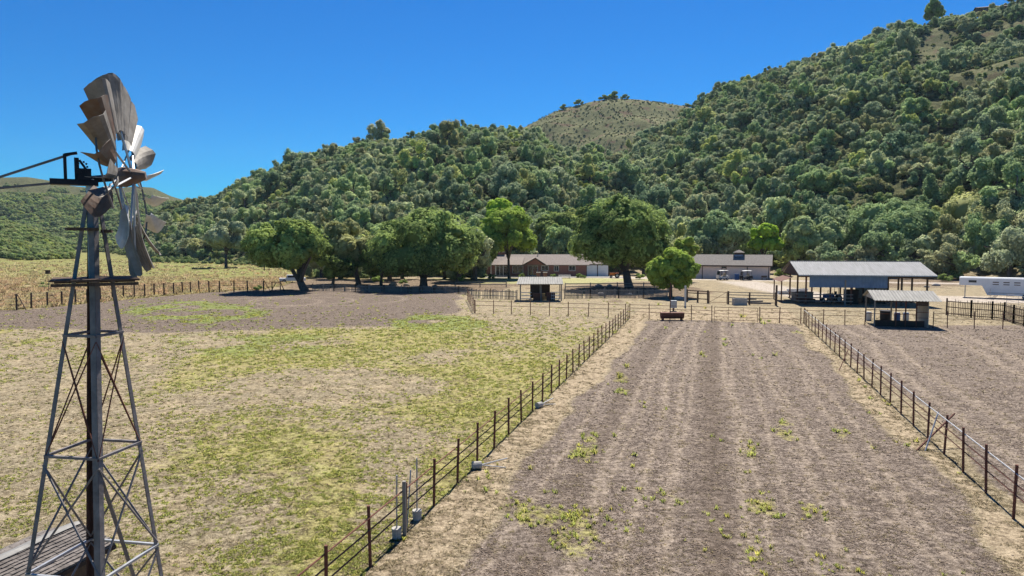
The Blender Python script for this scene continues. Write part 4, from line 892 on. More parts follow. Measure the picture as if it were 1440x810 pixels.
panel('corral_gate', 'dark diagonal braced pipe gate beside the corral fence', G(997, 426.2), G(1022.5, 427.2), 1.6, 0, 1, 'rust_dark', 0.03, diag=True)
def pole(x, y, top, r, mt, label, name='post', cat='post'):
    a = G(x, y); h = P(x, top, a.y).z; o = MB().tube([(0, 0, -0.1), (0, 0, h)], r, 8).build(name, mt); o.location = a; tag(o, label, cat); return o
pole(1091.5, 430, 401, 0.14, 'brownwood', 'tall thick brown post at the right end of the corral fence')
pole(942.3, 449.8, 397.5, 0.05, 'rust', 'tall rusty pole rising behind the rusty trough')
pole(963.5, 431.5, 402, 0.13, 'offwhite', 'pale thick post right of the small round tree')
pole(690.5, 390, 322.5, 0.09, 'offwhite', 'tall pale flagpole without a flag left of the red house', 'flagpole', 'flagpole')
pole(1188, 430, 394, 0.12, 'oldwood', 'grey round post in front of the blue sided pole barn')
# metal corral panels by the trailer
cp = [(1392, 421), (1402, 412), (1420, 416), (1446, 421)]
for i, lb in enumerate(('leftmost tubular corral panel angled in front of the horse trailer', 'middle tubular corral panel in front of the horse trailer', 'rightmost tubular corral panel in front of the horse trailer')):
    panel('corral_fence', lb, G(*cp[i]), G(*cp[i+1]), 1.55, 1, 4, 'galv', 0.022, 'fence', 'corral panels')
panel('corral_fence', 'nearer tubular corral panel behind the brown picket fence at the right edge', G(1415, 430), G(1450, 436), 1.55, 1, 4, 'galv', 0.022, 'fence', 'corral panels')

# ------------------------------------------------------------------ roofs and buildings
def corr(mb, a, b, c, d, pitch, amp, th=0.02, mi=0):
    """corrugated sheet: a-b the eave, d-c the ridge; ribs run up the slope"""
    a, b, c, d = map(Vector, (a, b, c, d)); n = max(2, int((b-a).length/pitch)*4); nr = (b-a).cross(d-a).normalized(); g0, g1 = [], []
    for i in range(n+1):
        k = i/n; h = nr*amp*(0.5+0.5*math.cos(2*math.pi*i/4)); g0.append(a.lerp(b, k)+h); g1.append(d.lerp(c, k)+h)
    mb.sheet([g0, g1], th, mi); return mb
def machine_barn():
    a = G(1138, 427.5); e = P(1126, 386.7, a.y-0.5); rzl = 0.0
    f0 = G(1129, 428); D = f0.y; x0, x1 = (1131-720)/960*D, (1303-720)/960*D; He = 4.05; ex0, ex1 = (1126-720)/960*(D-1), (1322-720)/960*(D-1)-1.7; yb = 12.0
    t = thing('pole_barn', 'open pole barn with a grey corrugated metal roof and blue siding across its front', 'barn', (x0, D, 0), R(-11))
    W = x1-x0; eL = ex0-x0; eR = ex1-x0; rL, rR = (1119.5-720)/960*(D+5.2)-x0, (1308-720)/960*(D+5.2)-x0; Hr = 5.75
    rf = MB(); corr(rf, (eL, -1, He), (eR, -1, He), (eR, 5.2, Hr), (eL, 5.2, Hr), 0.30, 0.035); corr(rf, (eR, 11.4, He), (eL, 11.4, He), (eL, 5.2, Hr), (eR, 5.2, Hr), 0.30, 0.035)
    r_ = rf.build('roof', 'metalroof', t); MB().box(((eL+eR)/2, 5.2, Hr+0.03), (eR-eL, 0.4, 0.05)).build('ridge_cap', 'metalroof', r_); MB().box(((eL+eR)/2, -1.04, He-0.05), (eR-eL, 0.04, 0.14)).build('gutter', 'galv', r_)
    W -= 1.3; xs = [0.3, 3.4, 6.0, 9.0, 12.2, W]
    for x in xs:
        for y in (0, 5.2, 10.4): MB().bar((x, y, -0.1), (x, y, He+(1.4 if y == 5.2 else -0.1)), 0.2, 0.2).build('post', 'rust' if x < 6.5 else 'brownwood', t)
    MB().bar((eL+0.2, 0, He-0.2), (eR-0.2, 0, He-0.2), 0.12, 0.28).build('beam', 'brownwood', t); MB().bar((eL+0.2, 10.4, He-0.2), (eR-0.2, 10.4, He-0.2), 0.12, 0.28).build('beam', 'brownwood', t)
    for x in np.linspace(eL+0.4, eR-0.4, 13):
        m_ = MB(); m_.bar((x, -0.9, He-0.03), (x, 5.2, Hr-0.06), 0.06, 0.12); m_.bar((x, 11.3, He-0.03), (x, 5.2, Hr-0.06), 0.06, 0.12); m_.build('rafter', 'plywood', t)
    s_ = MB(); bx0 = (1138-720)/960*D-x0; bx1 = (1241-720)/960*D-x0-0.2; corr(s_, (bx0, -0.16, 2.35), (bx1, -0.16, 2.35), (bx1, -0.16, He-0.08), (bx0, -0.16, He-0.08), 0.42, 0.045, 0.01); s_.build('siding', 'bluewall', t)
    g = MB(); g.add([(eL+0.25, 0, He-0.1), (eL+0.25, 10.4, He-0.1), (eL+0.25, 5.2, Hr-0.12)], [(0, 1, 2)]); g.build('gable', 'trim', t)
    ln = MB(); corr(ln, (eL-1.5, 9.5, 2.9), (eL-1.5, 3.0, 2.9), (eL+0.2, 3.0, 3.6), (eL+0.2, 9.5, 3.6), 0.3, 0.03); l_ = ln.build('lean_to_roof', 'rust', t)
    for y in (3.4, 9.0): MB().bar((eL-1.3, y, 0), (eL-1.3, y, 2.95), 0.15, 0.15).build('lean_to_post', 'rust', l_)
    # stalls under the roof
    rl = MB()
    for z in (0.5, 0.95, 1.4): rl.bar((-0.8, -0.25, z), (6.2, -0.25, z), 0.05, 0.12); rl.bar((-0.8, -0.25, z), (-0.8, 6, z), 0.05, 0.12)
    rl.build('stall_rail', 'oldwood', t)
    MB().box((11.0, 8.0, 1.1), (4.5, 0.1, 2.2)).build('partition', 'oldwood', t)
    return t, x0, D
_, MX, MD = machine_barn()
def at(o, x, y, rz=0, z=0): o.location = (x, y, z); o.rotation_euler = (0, 0, rz); return o
def tractor(label, body='blue', s=1.0, name='tractor'):
    t = thing(name, label, 'tractor')
    b = MB(); b.box((0.75, 0, 0.95), (1.5, 0.55, 0.5)); b.box((-0.25, 0, 0.75), (0.9, 0.5, 0.4)); b.prism([(-0.27, 1.2), (0.27, 1.2), (0.2, 1.32), (-0.2, 1.32)], 0.05, 1.48); b.build('body', body, t)
    for sx, sy, r, wd in ((-0.35, 0.65, 0.62, 0.34), (-0.35, -0.65, 0.62, 0.34), (1.2, 0.5, 0.36, 0.22), (1.2, -0.5, 0.36, 0.22)):
        w_ = MB(); w_.tube([(sx, sy-wd/2, r), (sx, sy-wd/2+0.04, r), (sx, sy+wd/2-0.04, r), (sx, sy+wd/2, r)], [r*0.88, r, r, r*0.88], 18); ww = w_.build('wheel', 'black', t)
        m_ = MB(); m_.tube([(sx, sy-wd/2-0.01, r), (sx, sy+wd/2+0.01, r)], r*0.5, 12); m_.build('rim', 'offwhite', ww)
        MB().box((sx, sy, r*2+0.03), (r*1.3, wd, 0.03)).build('fender', body, t)
    MB().box((-0.3, 0, 1.15), (0.42, 0.42, 0.12)).build('seat', 'black', t); MB().box((-0.5, 0, 1.4), (0.08, 0.42, 0.45)).build('seat_back', 'black', t)
    MB().tube([(0.2, 0, 1.2), (0.0, 0, 1.5)], 0.02, 6).build('steering_column', 'black', t); MB().tube([(1.0, 0.15, 1.2), (1.0, 0.15, 1.85)], 0.035, 8).build('exhaust', 'iron', t)
    m_ = MB(); m_.tube([(-0.65, 0.35, 0.9), (-0.65, 0.35, 2.1), (-0.65, -0.35, 2.1), (-0.65, -0.35, 0.9)], 0.035, 6); m_.build('roll_bar', 'iron', t)
    t.scale = (s, s, s); return t
at(tractor('small dark blue tractor parked in the shade under the pole barn', 'blue'), MX+5.0, MD+2.2, R(200))
at(tractor('small orange tractor parked beside the white garage doors', 'orange', 0.95), *G(866, 391).xy, R(170))
def implement(x, y, label, mt, name, rz=0):
    t = thing(name, label, 'farm implement', (x, y, 0), rz); f = MB()
    f.tube([(-1.2, -0.5, 0.5), (1.2, -0.5, 0.5), (1.2, 0.5, 0.5), (-1.2, 0.5, 0.5), (-1.2, -0.5, 0.5)], 0.05, 6); f.tube([(0, 0.5, 0.5), (0, 1.6, 0.5)], 0.05, 6); f.build('frame', mt, t)
    for i in range(9):
        w_ = MB(); w_.tube([(-1.1+i*0.27, -0.4, 0.28), (-1.08+i*0.27, -0.4, 0.28)], 0.28, 14); w_.build('disc', 'iron', t)
implement(MX+1.6, MD+3.0, 'disc harrow under the left bay of the pole barn', 'rust', 'disc_harrow', 0.2)
implement(MX+8.3, MD+3.4, 'disc harrow beside the dark boxes inside the pole barn', 'rust_dark', 'disc_harrow', -0.1)
def crate(x, y, d, label, mt='brownwood', name='feed_box', cat='box'):
    t = thing(name, label, cat, (x, y, 0)); b = MB(); b.box((0, 0, d[2]/2), d); b.build('box', mt, t)
    l_ = MB(); l_.box((0, 0, d[2]+0.03), (d[0]*1.06, d[1]*1.06, 0.06)); l_.build('lid', mt, t)
    for i in range(3): MB().box((-d[0]*0.35+i*d[0]*0.35, -d[1]/2-0.012, d[2]*0.5), (0.09, 0.024, d[2]*0.98)).build('batten', mt, t)
crate(MX+6.9, MD+0.9, (1.5, 1.2, 1.9), 'tall dark box standing under the middle of the pole barn', 'kick'); crate(MX+10.6, MD+1.6, (2.2, 1.3, 1.3), 'low brown box under the right bay of the pole barn'); crate(MX+2.6, MD+6.5, (2.6, 1.4, 1.2), 'long grey box at the back of the pole barn', 'oldwood')
# flat bottomed boat on the ground
def skiff(px, py, label, rz):
    c = G(px, py); t = thing('skiff', label, 'boat', c, rz); g = []
    for i in range(9):
        k = i/8; wd = 0.62*math.sin(math.pi*min(k*0.62+0.19, 1))**0.7*(1 if k < 0.75 else (1-((k-0.75)/0.25)**2*0.85)); lift = 0.12*max(0, k-0.6)/0.4; x = (k-0.5)*3.6
        g.append([(x, -wd, 0.48+lift), (x, -wd*0.8, 0.08+lift), (x, 0, 0.03+lift), (x, wd*0.8, 0.08+lift), (x, wd, 0.48+lift)])
    MB().sheet(g, 0.03).build('hull', 'offwhite', t); MB().box((-0.5, 0, 0.36), (0.25, 1.1, 0.04)).build('seat', 'oldwood', t); MB().box((0.5, 0, 0.38), (0.25, 0.9, 0.04)).build('seat', 'oldwood', t)
skiff(1109, 413.5, 'pale skiff lying on dry ground left of the pole barn', R(3)); skiff(1122, 410.5, 'second skiff lying partly behind the left post of the pole barn', R(8))

def loafing_shed():
    a = Vector((36.15, 67.75, 0)); W = 4.75; rz = -HEAD+R(0)
    t = thing('livestock_shelter', 'low open shelter with a corrugated roof and plywood end wall in the right paddock', 'shelter', a, rz)
    He, Hr, D_ = 2.62, 3.45, 4.1
    rf = MB(); corr(rf, (-0.25, -0.7, He), (W+0.95, -0.7, He), (W+0.95, 2.4, Hr), (-0.25, 2.4, Hr), 0.28, 0.045); corr(rf, (W+0.95, 4.7, He+0.1), (-0.25, 4.7, He+0.1), (-0.25, 2.4, Hr), (W+0.95, 2.4, Hr), 0.28, 0.045); rf.build('roof', 'oldroof', t)
    for x in (0, 1.9, 2.75, 3.7): MB().bar((x, 0, -0.1), (x, 0, He+0.1), 0.11, 0.11).build('post', 'oldwood' if x == 0 else 'rust_dark', t)
    for x in (0, 2.4, W): MB().bar((x, D_, -0.1), (x, D_, He+0.2), 0.12, 0.12).build('post', 'oldwood', t)
    MB().box((W, D_/2, 1.22), (0.06, D_, 2.45)).build('end_wall', 'plywood', t)
    MB().box((W*0.47, 0.0, 0.34), (W*0.92, 0.06, 0.62)).build('kickboard', 'kick', t)
    MB().bar((0, 0, He-0.05), (W, 0, He-0.05), 0.08, 0.2).build('beam', 'brownwood', t); MB().box((W-0.55, 0.02, He-0.28), (1.0, 0.06, 0.42)).build('header_board', 'brownwood', t)
    r_ = MB()
    for z in (0.9, 1.3): r_.tube([(0, D_, z), (W, D_, z)], 0.03, 6)
    r_.build('rail', 'rust', t)
    r_ = MB()
    for z in (0.95, 1.5): r_.tube([(3.7, 0, z), (W, 0, z)], 0.03, 6)
    r_.build('rail', 'rust', t)
    g = MB(); g.add([(-0.02, -0.5, He), (-0.02, 4.5, He+0.1), (-0.02, 2.4, Hr-0.08)], [(0, 1, 2)]); g.build('gable', 'plywood', t)
    b = thing('water_tank', 'dark round water tank standing inside the plywood walled shelter', 'tank', t.matrix_basis @ Vector((2.3, 5.9, 0)))
    MB().tube([(0, 0, 0), (0, 0, 1.0)], [0.55, 0.57], 18).build('tank', 'black', b); MB().tube([(0, 0, 1.0), (0, 0, 1.08)], [0.6, 0.6], 18).build('rim', 'iron', b)
    for i, (dx, lb) in enumerate(((0.6, 'leftmost pale plastic barrel behind the plywood walled shelter'), (3.4, 'middle pale plastic barrel behind the plywood walled shelter'), (4.3, 'rightmost pale plastic barrel behind the plywood walled shelter'))):
        q = thing('barrel', lb, 'barrel', t.matrix_basis @ Vector((dx, 5.6+0.3*i, 0)), 0, 'pale barrels'); MB().tube([(0, 0, 0), (0, 0, 0.1), (0, 0, 0.8), (0, 0, 0.9)], [0.26, 0.3, 0.3, 0.25], 14).build('drum', ('offwhite', 'blue', 'galv')[i], q); MB().tube([(0, 0, 0.9), (0, 0, 0.93)], 0.24, 14).build('lid', 'offwhite', q)
loafing_shed()
def small_shelter():
    f = G(732, 423); rt = G(789.5, 423); W = rt.x-f.x; t = thing('hay_shelter', 'small open hay shelter with a pale corrugated roof in front of the red house', 'shelter', f, 0)
    He, Hr = 2.45, 3.2
    rf = MB(); corr(rf, (-0.6, -0.9, He), (W+0.2, -0.9, He), (W+0.3, 3.6, Hr+0.05), (-0.15, 3.6, Hr+0.05), 0.34, 0.05); rf.build('roof', 'oldroof', t)
    for x in (0, W*0.5, W):
        for y in (0, 3.3): MB().bar((x, y, -0.1), (x, y, He-0.02+(0.62 if y else 0.1)), 0.14, 0.14).build('post', 'oldwood', t)
    MB().bar((-0.4, 0, He-0.02), (W+0.2, 0, He-0.02), 0.1, 0.2).build('beam', 'oldwood', t)
    b = MB(); b.box((W*0.5, 3.3, 1.2), (W*0.5, 0.06, 2.2)); b.build('back_wall', 'kick', t)
    r_ = MB()
    for z in (0.3, 0.75, 1.2): r_.bar((0.1, -0.1, z), (W*0.27, -0.1, z), 0.05, 0.11)
    for z in (0.3, 0.75, 1.2): r_.bar((W*0.75, 0.3, z), (W, 0.3, z), 0.05, 0.08)
    for i in range(6): r_.bar((W*0.76+i*0.26, 0.33, 0.1), (W*0.76+i*0.26, 0.33, 1.4), 0.06, 0.04)
    r_.build('rail', 'offwhite', t)
    for i, (x, y, z, lb) in enumerate(((2.6, 2.2, 0, 'lower left hay bale under the little shelter'), (3.8, 2.3, 0, 'lower right hay bale under the little shelter'), (3.1, 2.3, 0.46, 'upper hay bale stacked under the little shelter'))):
        o = MB().box((0, 0, 0.225), (1.1, 0.5, 0.45)).build('hay_bale', 'hay'); o.location = f+Vector((x, y, z)); tag(o, lb, 'hay bale', 'hay bales')
    crate(f.x+2.5, f.y+0.7, (1.3, 0.8, 1.0), 'dark red feed box on the left under the hay shelter', 'rust_dark'); crate(f.x+4.4, f.y+0.8, (1.2, 0.8, 1.1), 'dark red feed box on the right under the hay shelter', 'rust_dark')
small_shelter()

def gable_house(t, W, D_, He, Hr, wm, rm, x0=0, y0=0, ov=0.5, wname='wall'):
    w_ = MB(); w_.box((x0+W/2, y0+D_/2, He/2), (W, D_, He)); w_.add([(x0, y0, He), (x0, y0+D_, He), (x0, y0+D_/2, Hr-0.12)], [(0, 1, 2)]); w_.add([(x0+W, y0, He), (x0+W, y0+D_, He), (x0+W, y0+D_/2, Hr-0.12)], [(0, 2, 1)]); w_.build(wname, wm, t)
    sl = (Hr-He)/(D_/2); e = He-sl*ov; rf = MB(); th = 0.16
    rf.prism([(y0-ov, e), (y0+D_/2, Hr), (y0+D_+ov, e), (y0+D_+ov, e+th), (y0+D_/2, Hr+th), (y0-ov, e+th)], x0-ov, x0+W+ov); return rf.build('roof', rm, t)
def long_barn():
    a = G(966, 391.2); b = G(1081.5, 393.3); rz = math.atan2(b.y-a.y, b.x-a.x); W = (b-a).length
    t = thing('long_barn', 'long pinkish beige stable with brown trim, grey shingle roof and a small cupola', 'barn', a, rz)
    He, Hr, D_ = 3.25, 5.5, 9.0; rf = gable_house(t, W, D_, He, Hr, 'barnwall', 'asphaltroof', ov=0.6)
    MB().box((W/2, -0.62, He-0.12), (W+1.2, 0.05, 0.2)).build('fascia', 'trim', rf)
    for px in (978, 988.3, 1016.2, 1022, 1051.5, 1081):
        x = (px-966)/(1081.5-966)*W; MB().box((x, -0.06, He/2), (0.16, 0.12, He)).build('corner_board', 'trim', t)
    for p0, p1 in ((988.3, 1016.2), (1022.5, 1051.5), (1052, 1080.5)):
        xa, xb = (p0-966)/115.5*W, (p1-966)/115.5*W; d = MB().box(((xa+xb)/2, -0.04, 1.45), (xb-xa-0.3, 0.07, 2.85)).build('sliding_door', 'barnwall', t); MB().box(((xa+xb)/2, -0.085, 2.93), (xb-xa, 0.05, 0.07)).build('track', 'trim', d)
    x = (1019-966)/115.5*W
    for z in (2.7, 2.1): MB().box((x, -0.03, z), (0.75, 0.06, 0.35)).build('window', 'glass', t)
    xc = (1034-966)/115.5*W+0.6; c = MB().box((xc, D_/2, Hr+0.2), (1.9, 1.9, 0.9)).build('cupola', 'trim', t); MB().box((xc, D_/2-1.07, Hr-0.05), (1.9, 0.05, 0.42)).build('louvre', 'bluewall', c)
    r_ = MB(); q = 1.3; z = Hr+0.65; r_.add([(xc-q, D_/2-q, z), (xc+q, D_/2-q, z), (xc+q, D_/2+q, z), (xc-q, D_/2+q, z), (xc, D_/2, z+0.7)], [(0, 3, 2, 1), (0, 1, 4), (1, 2, 4), (2, 3, 4), (3, 0, 4)]); r_.build('cupola_roof', 'asphaltroof', c)
long_barn()
def red_house():
    a = G(684, 389); b = G(856, 388.8); W = b.x-a.x; Y0 = a.y; t = thing('ranch_house', 'single storey red brick ranch house with a pinkish grey shingle roof and porch', 'house', a, 0)
    k = W/(856-684); X = lambda px: (px-684)*k
    He, Hr = 3.15, 5.35
    rf = gable_house(t, X(824), 9.5, He, Hr, 'brick', 'houseroof', 0, 0, 0.7)
    rf2 = gable_house(t, X(856)-X(824)-0.05, 8.0, He+0.05, Hr-0.2, 'trim', 'houseroof', X(824)+0.05, 0.3, 0.4)
    # front wing and entry gables
    g = MB(); x0, x1, xm = X(735), X(767), X(752); zr = 4.75
    g.prism([(-1.6, 0.01), (-1.6, 2.9), (0, 2.9), (0, 0.01)], x0+0.6, x1-0.6) if False else None
    g.add([(x0+0.6, -1.5, He-0.1), (x1-0.6, -1.5, He-0.1), (xm, -1.5, zr-0.2)], [(0, 1, 2)]); g.build('entry_gable', 'brick', t)
    r_ = MB(); r_.sheet([[(x0, -2.0, He-0.1), (x0, 3, He-0.1)], [(xm, -2.0, zr), (xm, 4.5, zr)], [(x1, -2.0, He-0.1), (x1, 3, He-0.1)]], 0.14); r_.build('roof', 'houseroof', t)
    gl = MB(); x0, x1, xm = X(682), X(712), X(697)
    r_ = MB(); r_.sheet([[(X(697), -2.2, 3.0), (X(714), -2.2, 3.0), (X(734), -2.2, 3.0)], [(X(716), 3.2, 4.9), (X(722), 3.2, 4.9), (X(738), 3.2, 4.9)]], 0.14); r_.build('porch_roof', 'houseroof', t)
    for px in (697, 703, 708, 737, 745): MB().box((X(px), -1.9, 1.45), (0.18, 0.18, 2.95)).build('porch_post', 'offwhite' if px < 712 else 'trim', t)
    for px, w_, z0, z1 in ((706, 3.0, 0.25, 2.6), (728, 2.6, 0.9, 2.7), (749, 2.4, 0.3, 2.7), (766, 1.7, 1.5, 2.75), (782, 1.1, 1.4, 2.75), (804, 1.6, 1.5, 2.75)):
        f = MB(); cz, hz = (z0+z1)/2, z1-z0
        for s_ in (-1, 1): f.box((X(px)+s_*w_/2, -0.05, cz), (0.14, 0.1, hz+0.14))
        for s_ in (-1, 1): f.box((X(px), -0.05, cz+s_*hz/2), (w_, 0.1, 0.14))
        f.box((X(px), -0.05, cz), (0.08, 0.1, hz)); f_ = f.build('window', 'offwhite', t); MB().box((X(px), -0.03, cz), (w_, 0.05, hz)).build('pane', 'glass', f_)
    for px in (832, 847.5):
        d = MB().box((X(px), 0.22, 1.45), (2.55, 0.12, 2.8)).build('garage_door', 'white', t); m_ = MB()
        for i in range(3): m_.box((X(px), 0.15, 0.7+i*0.7), (2.5, 0.03, 0.03))
        m_.build('panel_line', 'offwhite', d)
    c = MB().box((X(704), 5.0, 5.25), (2.0, 1.0, 1.6)).build('chimney', 'brick', t); MB().box((X(704), 5.0, 6.1), (2.2, 1.2, 0.12)).build('chimney_cap', 'concrete', c)
    for px in (713, 757): MB().tube([(X(px), 4.2, 4.9), (X(px), 4.2, 5.9)], 0.12, 8).build('vent_pipe', 'galv', t)
    for i, px in enumerate((757, 766.5)):
        o = thing('brick_pillar', ('left', 'right')[i]+' of the two low brick pillars before the entry of the red house', 'pillar', G(px, 392.5), 0, 'brick pillars'); MB().box((0, 0, 0.75), (0.9, 0.9, 1.5)).build('shaft', 'brick', o); MB().box((0, 0, 1.55), (1.05, 1.05, 0.12)).build('cap', 'concrete', o)
    s_ = MB(); s_.box((W/2, -3.0, 0.05), (W+6, 5.0, 0.1)); s_.build('patio', 'concrete', t)
red_house()
def cart(px, py, label, body, rz):
    t = thing('golf_cart', label, 'golf cart', G(px, py), rz)
    b = MB(); b.prism([(-0.55, 0.3), (-0.55, 0.62), (0.55, 0.62), (0.55, 0.3)], -1.15, 1.1); b.box((0.95, 0, 0.75), (0.35, 1.05, 0.35)); b.box((-0.75, 0, 0.75), (0.75, 1.05, 0.3)); b.build('body', body, t)
    MB().box((-0.25, 0, 0.82), (0.5, 1.0, 0.14)).build('seat', 'seat', t); MB().box((-0.5, 0, 1.1), (0.12, 1.0, 0.45)).build('seat_back', 'seat', t)
    r_ = MB().sheet([[(-0.95, -0.6, 1.82), (-0.95, 0, 1.88), (-0.95, 0.6, 1.82)], [(0, -0.62, 1.86), (0, 0, 1.93), (0, 0.62, 1.86)], [(0.9, -0.6, 1.80), (0.9, 0, 1.86), (0.9, 0.6, 1.80)]], 0.06).build('roof', 'offwhite', t)
    for x, y in ((-0.9, 0.52), (-0.9, -0.52), (0.85, 0.52), (0.85, -0.52)): MB().tube([(x*1.05, y, 0.7), (x*0.9, y, 1.83)], 0.025, 6).build('roof_post', 'black', t)
    MB().box((0.92, 0, 1.35), (0.03, 1.0, 0.75), ry=R(-8)).build('windscreen', 'glass', t)
    for x in (-0.75, 0.8):
        for y in (-0.52, 0.52):
            w_ = MB().tube([(x, y-0.1, 0.23), (x, y+0.1, 0.23)], 0.23, 14).build('wheel', 'black', t); MB().tube([(x, y-0.11, 0.23), (x, y+0.11, 0.23)], 0.11, 10).build('rim', 'offwhite', w_)
    t.scale = (1.15, 1.15, 1.15)
cart(1016, 393.5, 'golf cart with a pale roof parked between the barn doors', 'offwhite', R(195)); cart(1049, 394, 'golf cart with dark body parked in front of the right barn door', 'iron', R(185))
crate(*G(1036, 393.5).xy, (0.8, 0.7, 1.3), 'narrow blue bin between the two golf carts', 'blue', 'bin', 'bin')
def bench(px, py, label, rz=0, mt='brownwood'):
    t = thing('bench', label, 'bench', G(px, py), rz); MB().box((0, 0, 0.45), (1.3, 0.45, 0.06)).build('seat', mt, t); MB().box((0, 0.22, 0.8), (1.3, 0.05, 0.4)).build('backrest', mt, t)
    for x in (-0.55, 0.55): MB().box((x, 0, 0.22), (0.08, 0.4, 0.44)).build('leg', mt, t)
bench(1075, 394, 'dark bench against the right barn door')
# trough, boards, rusty tank
def troughs():
    t = thing('stock_trough', 'rusty half barrel stock trough at the top of the tilled paddock', 'trough', G(945, 450.3), 0); g = []
    L_ = 2.45
    for i in range(13):
        a = math.pi*i/12; g.append([(-L_/2, -0.42*math.cos(a), 0.80-0.62*math.sin(a)), (L_/2, -0.42*math.cos(a), 0.80-0.62*math.sin(a))])
    MB().sheet(g, 0.015).build('trough', 'rust', t)
    for x in (-L_/2, L_/2): MB().add([(x, -0.42*math.cos(math.pi*i/12), 0.8-0.62*math.sin(math.pi*i/12)) for i in range(13)], [tuple(range(13))]).build('end_plate', 'rust_dark', t)
    MB().box((0, 0, 0.82), (L_+0.05, 0.93, 0.03)).build('cover', 'rust', t)
    for x in (-1.0, 1.0): MB().box((x, 0, 0.22), (0.09, 0.8, 0.44)).build('leg', 'rust_dark', t)
    t = thing('concrete_trough', 'pale concrete water trough in front of the corral fence', 'trough', G(1040, 429), 0); b = MB(); b.box((0, 0, 0.1), (1.75, 0.9, 0.2))
    for y in (-0.4, 0.4): b.box((0, y, 0.55), (1.75, 0.1, 0.7))
    for x in (-0.825, 0.825): b.box((x, 0, 0.55), (0.1, 0.7, 0.7))
    b.build('basin', 'concrete', t); MB().box((0, 0, 0.8), (1.55, 0.7, 0.02)).build('water', 'glass', t)
    t = thing('utility_box', 'grey metal utility box on a stand behind the rusty trough', 'box', G(947, 437.5), 0); MB().box((0, 0, 0.85), (0.75, 0.4, 0.9)).build('cabinet', 'galv', t); MB().box((0, 0, 0.2), (0.2, 0.2, 0.42)).build('leg', 'rust_dark', t)
    for i, (px, py, l_, az) in enumerate(((1060, 424.5, 2.6, 0.1), (1068, 427.5, 3.0, -0.15), (1055, 421.5, 2.0, 0.3))):
        o = MB().box((0, 0, 0.1), (l_, 0.3, 0.2)).build('timber', 'oldwood'); o.location = G(px, py); o.rotation_euler = (0, 0, az); tag(o, ('short grey timber behind the corral rails', 'long grey timber lying right of the concrete trough', 'farthest grey timber lying near the corral fence')[i], 'timber', 'loose timbers')
    rr = random.Random(9); import bmesh
    for i, (px, py, s_) in enumerate(((842, 403, 0.7), (850, 409, 0.5), (857, 403, 0.65), (846, 416, 0.8), (884, 415.5, 0.6), (955, 421.8, 0.75), (905, 411, 0.4), (572, 402, 0.6), (553, 401, 0.8), (612, 403, 0.5), (1303, 404, 0.5), (1316, 402, 0.7))):
        v, f = ico(2); v = v*(1+(vnoise(v[:, 0]*2+i*3, v[:, 1]*2+v[:, 2], 5)-0.5)[:, None]*0.7)*np.array([s_, s_*0.7, s_*0.5])
        o = bpy.data.objects.new('boulder', npmesh('boulder', v, f, ['stone'], nper=3)); sc.collection.objects.link(o); o.location = G(px, py)+Vector((0, 0, s_*0.18)); o.rotation_euler = (0, 0, rr.uniform(0, 6))
        tag(o, 'pale boulder lying in the '+('oak shade right of the hay shelter', 'oak shade right of the hay shelter', 'oak shade right of the hay shelter', 'shade beside the picket fence right of the hay shelter', 'shade beside the picket fence under the tall dark oak', 'shade at the foot of the small round tree', 'shade close to the trunk of the tall dark oak', 'shade behind the wide oak left of the house', 'shade behind the wide oak left of the house', 'shade just right of the trunk of the wide oak', 'dirt behind the right end of the pole barn', 'dirt behind the right end of the pole barn')[i], 'boulder', 'pale boulders')
troughs()
def trailer():
    a = G(1352, 411.5); b = G(1470, 424); a = Vector((a.x, a.y, 0)); b = Vector((a.x+13*math.cos(R(-38)), a.y+13*math.sin(R(-38)), 0)); rz = R(-38)
    a = Vector(((1351-720)/960*106, 106, 0))
    t = thing('horse_trailer', 'long white gooseneck horse trailer parked beyond the right paddock', 'trailer', a, rz); W, H0, H1, L_ = 2.3, 0.65, 3.1, 12.5
    b = MB(); b.prism([(-W/2, 0.5), (W/2, 0.5), (W/2, H1-0.1), (W/2-0.12, H1), (-W/2+0.12, H1), (-W/2, H1-0.1)], 3.6, L_); b.prism([(-W/2, 1.9), (W/2, 1.9), (W/2, H1-0.1), (W/2-0.12, H1), (-W/2+0.12, H1), (-W/2, H1-0.1)], 0, 3.6)
    b.add([(3.6, -W/2, 1.9), (3.6, -W/2, 0.5), (2.9, -W/2, 1.9), (3.6, W/2, 1.9), (3.6, W/2, 0.5), (2.9, W/2, 1.9)], [(0, 2, 1), (3, 4, 5), (1, 2, 5, 4)]); b.build('body', 'white', t)
    MB().box((L_/2, 0, H1+0.02), (L_, W-0.3, 0.05)).build('roof', 'white', t)
    for i in range(6): MB().box((4.6+i*1.3, -W/2-0.012, 2.45), (0.75, 0.02, 0.14)).build('vent_window', 'trim', t); MB().box((4.6+i*1.3, -W/2-0.012, 2.12), (0.75, 0.02, 0.12)).build('vent_window', 'trim', t)
    MB().box((1.7, -W/2-0.012, 2.5), (1.0, 0.02, 0.34)).build('window', 'glass', t); MB().box((8, -W/2-0.012, 0.85), (8.5, 0.02, 0.12)).build('trim_strip', 'galv', t)
    for x in (8.2, 9.2):
        for y in (-W/2+0.05, W/2-0.05):
            w_ = MB().tube([(x, y-0.13, 0.38), (x, y+0.13, 0.38)], 0.38, 16).build('wheel', 'black', t); MB().tube([(x, y-0.14, 0.38), (x, y+0.14, 0.38)], 0.2, 12).build('rim', 'offwhite', w_)
    MB().tube([(0.7, 0, 0), (0.7, 0, 1.9)], 0.07, 8).build('hitch_leg', 'galv', t)
trailer()
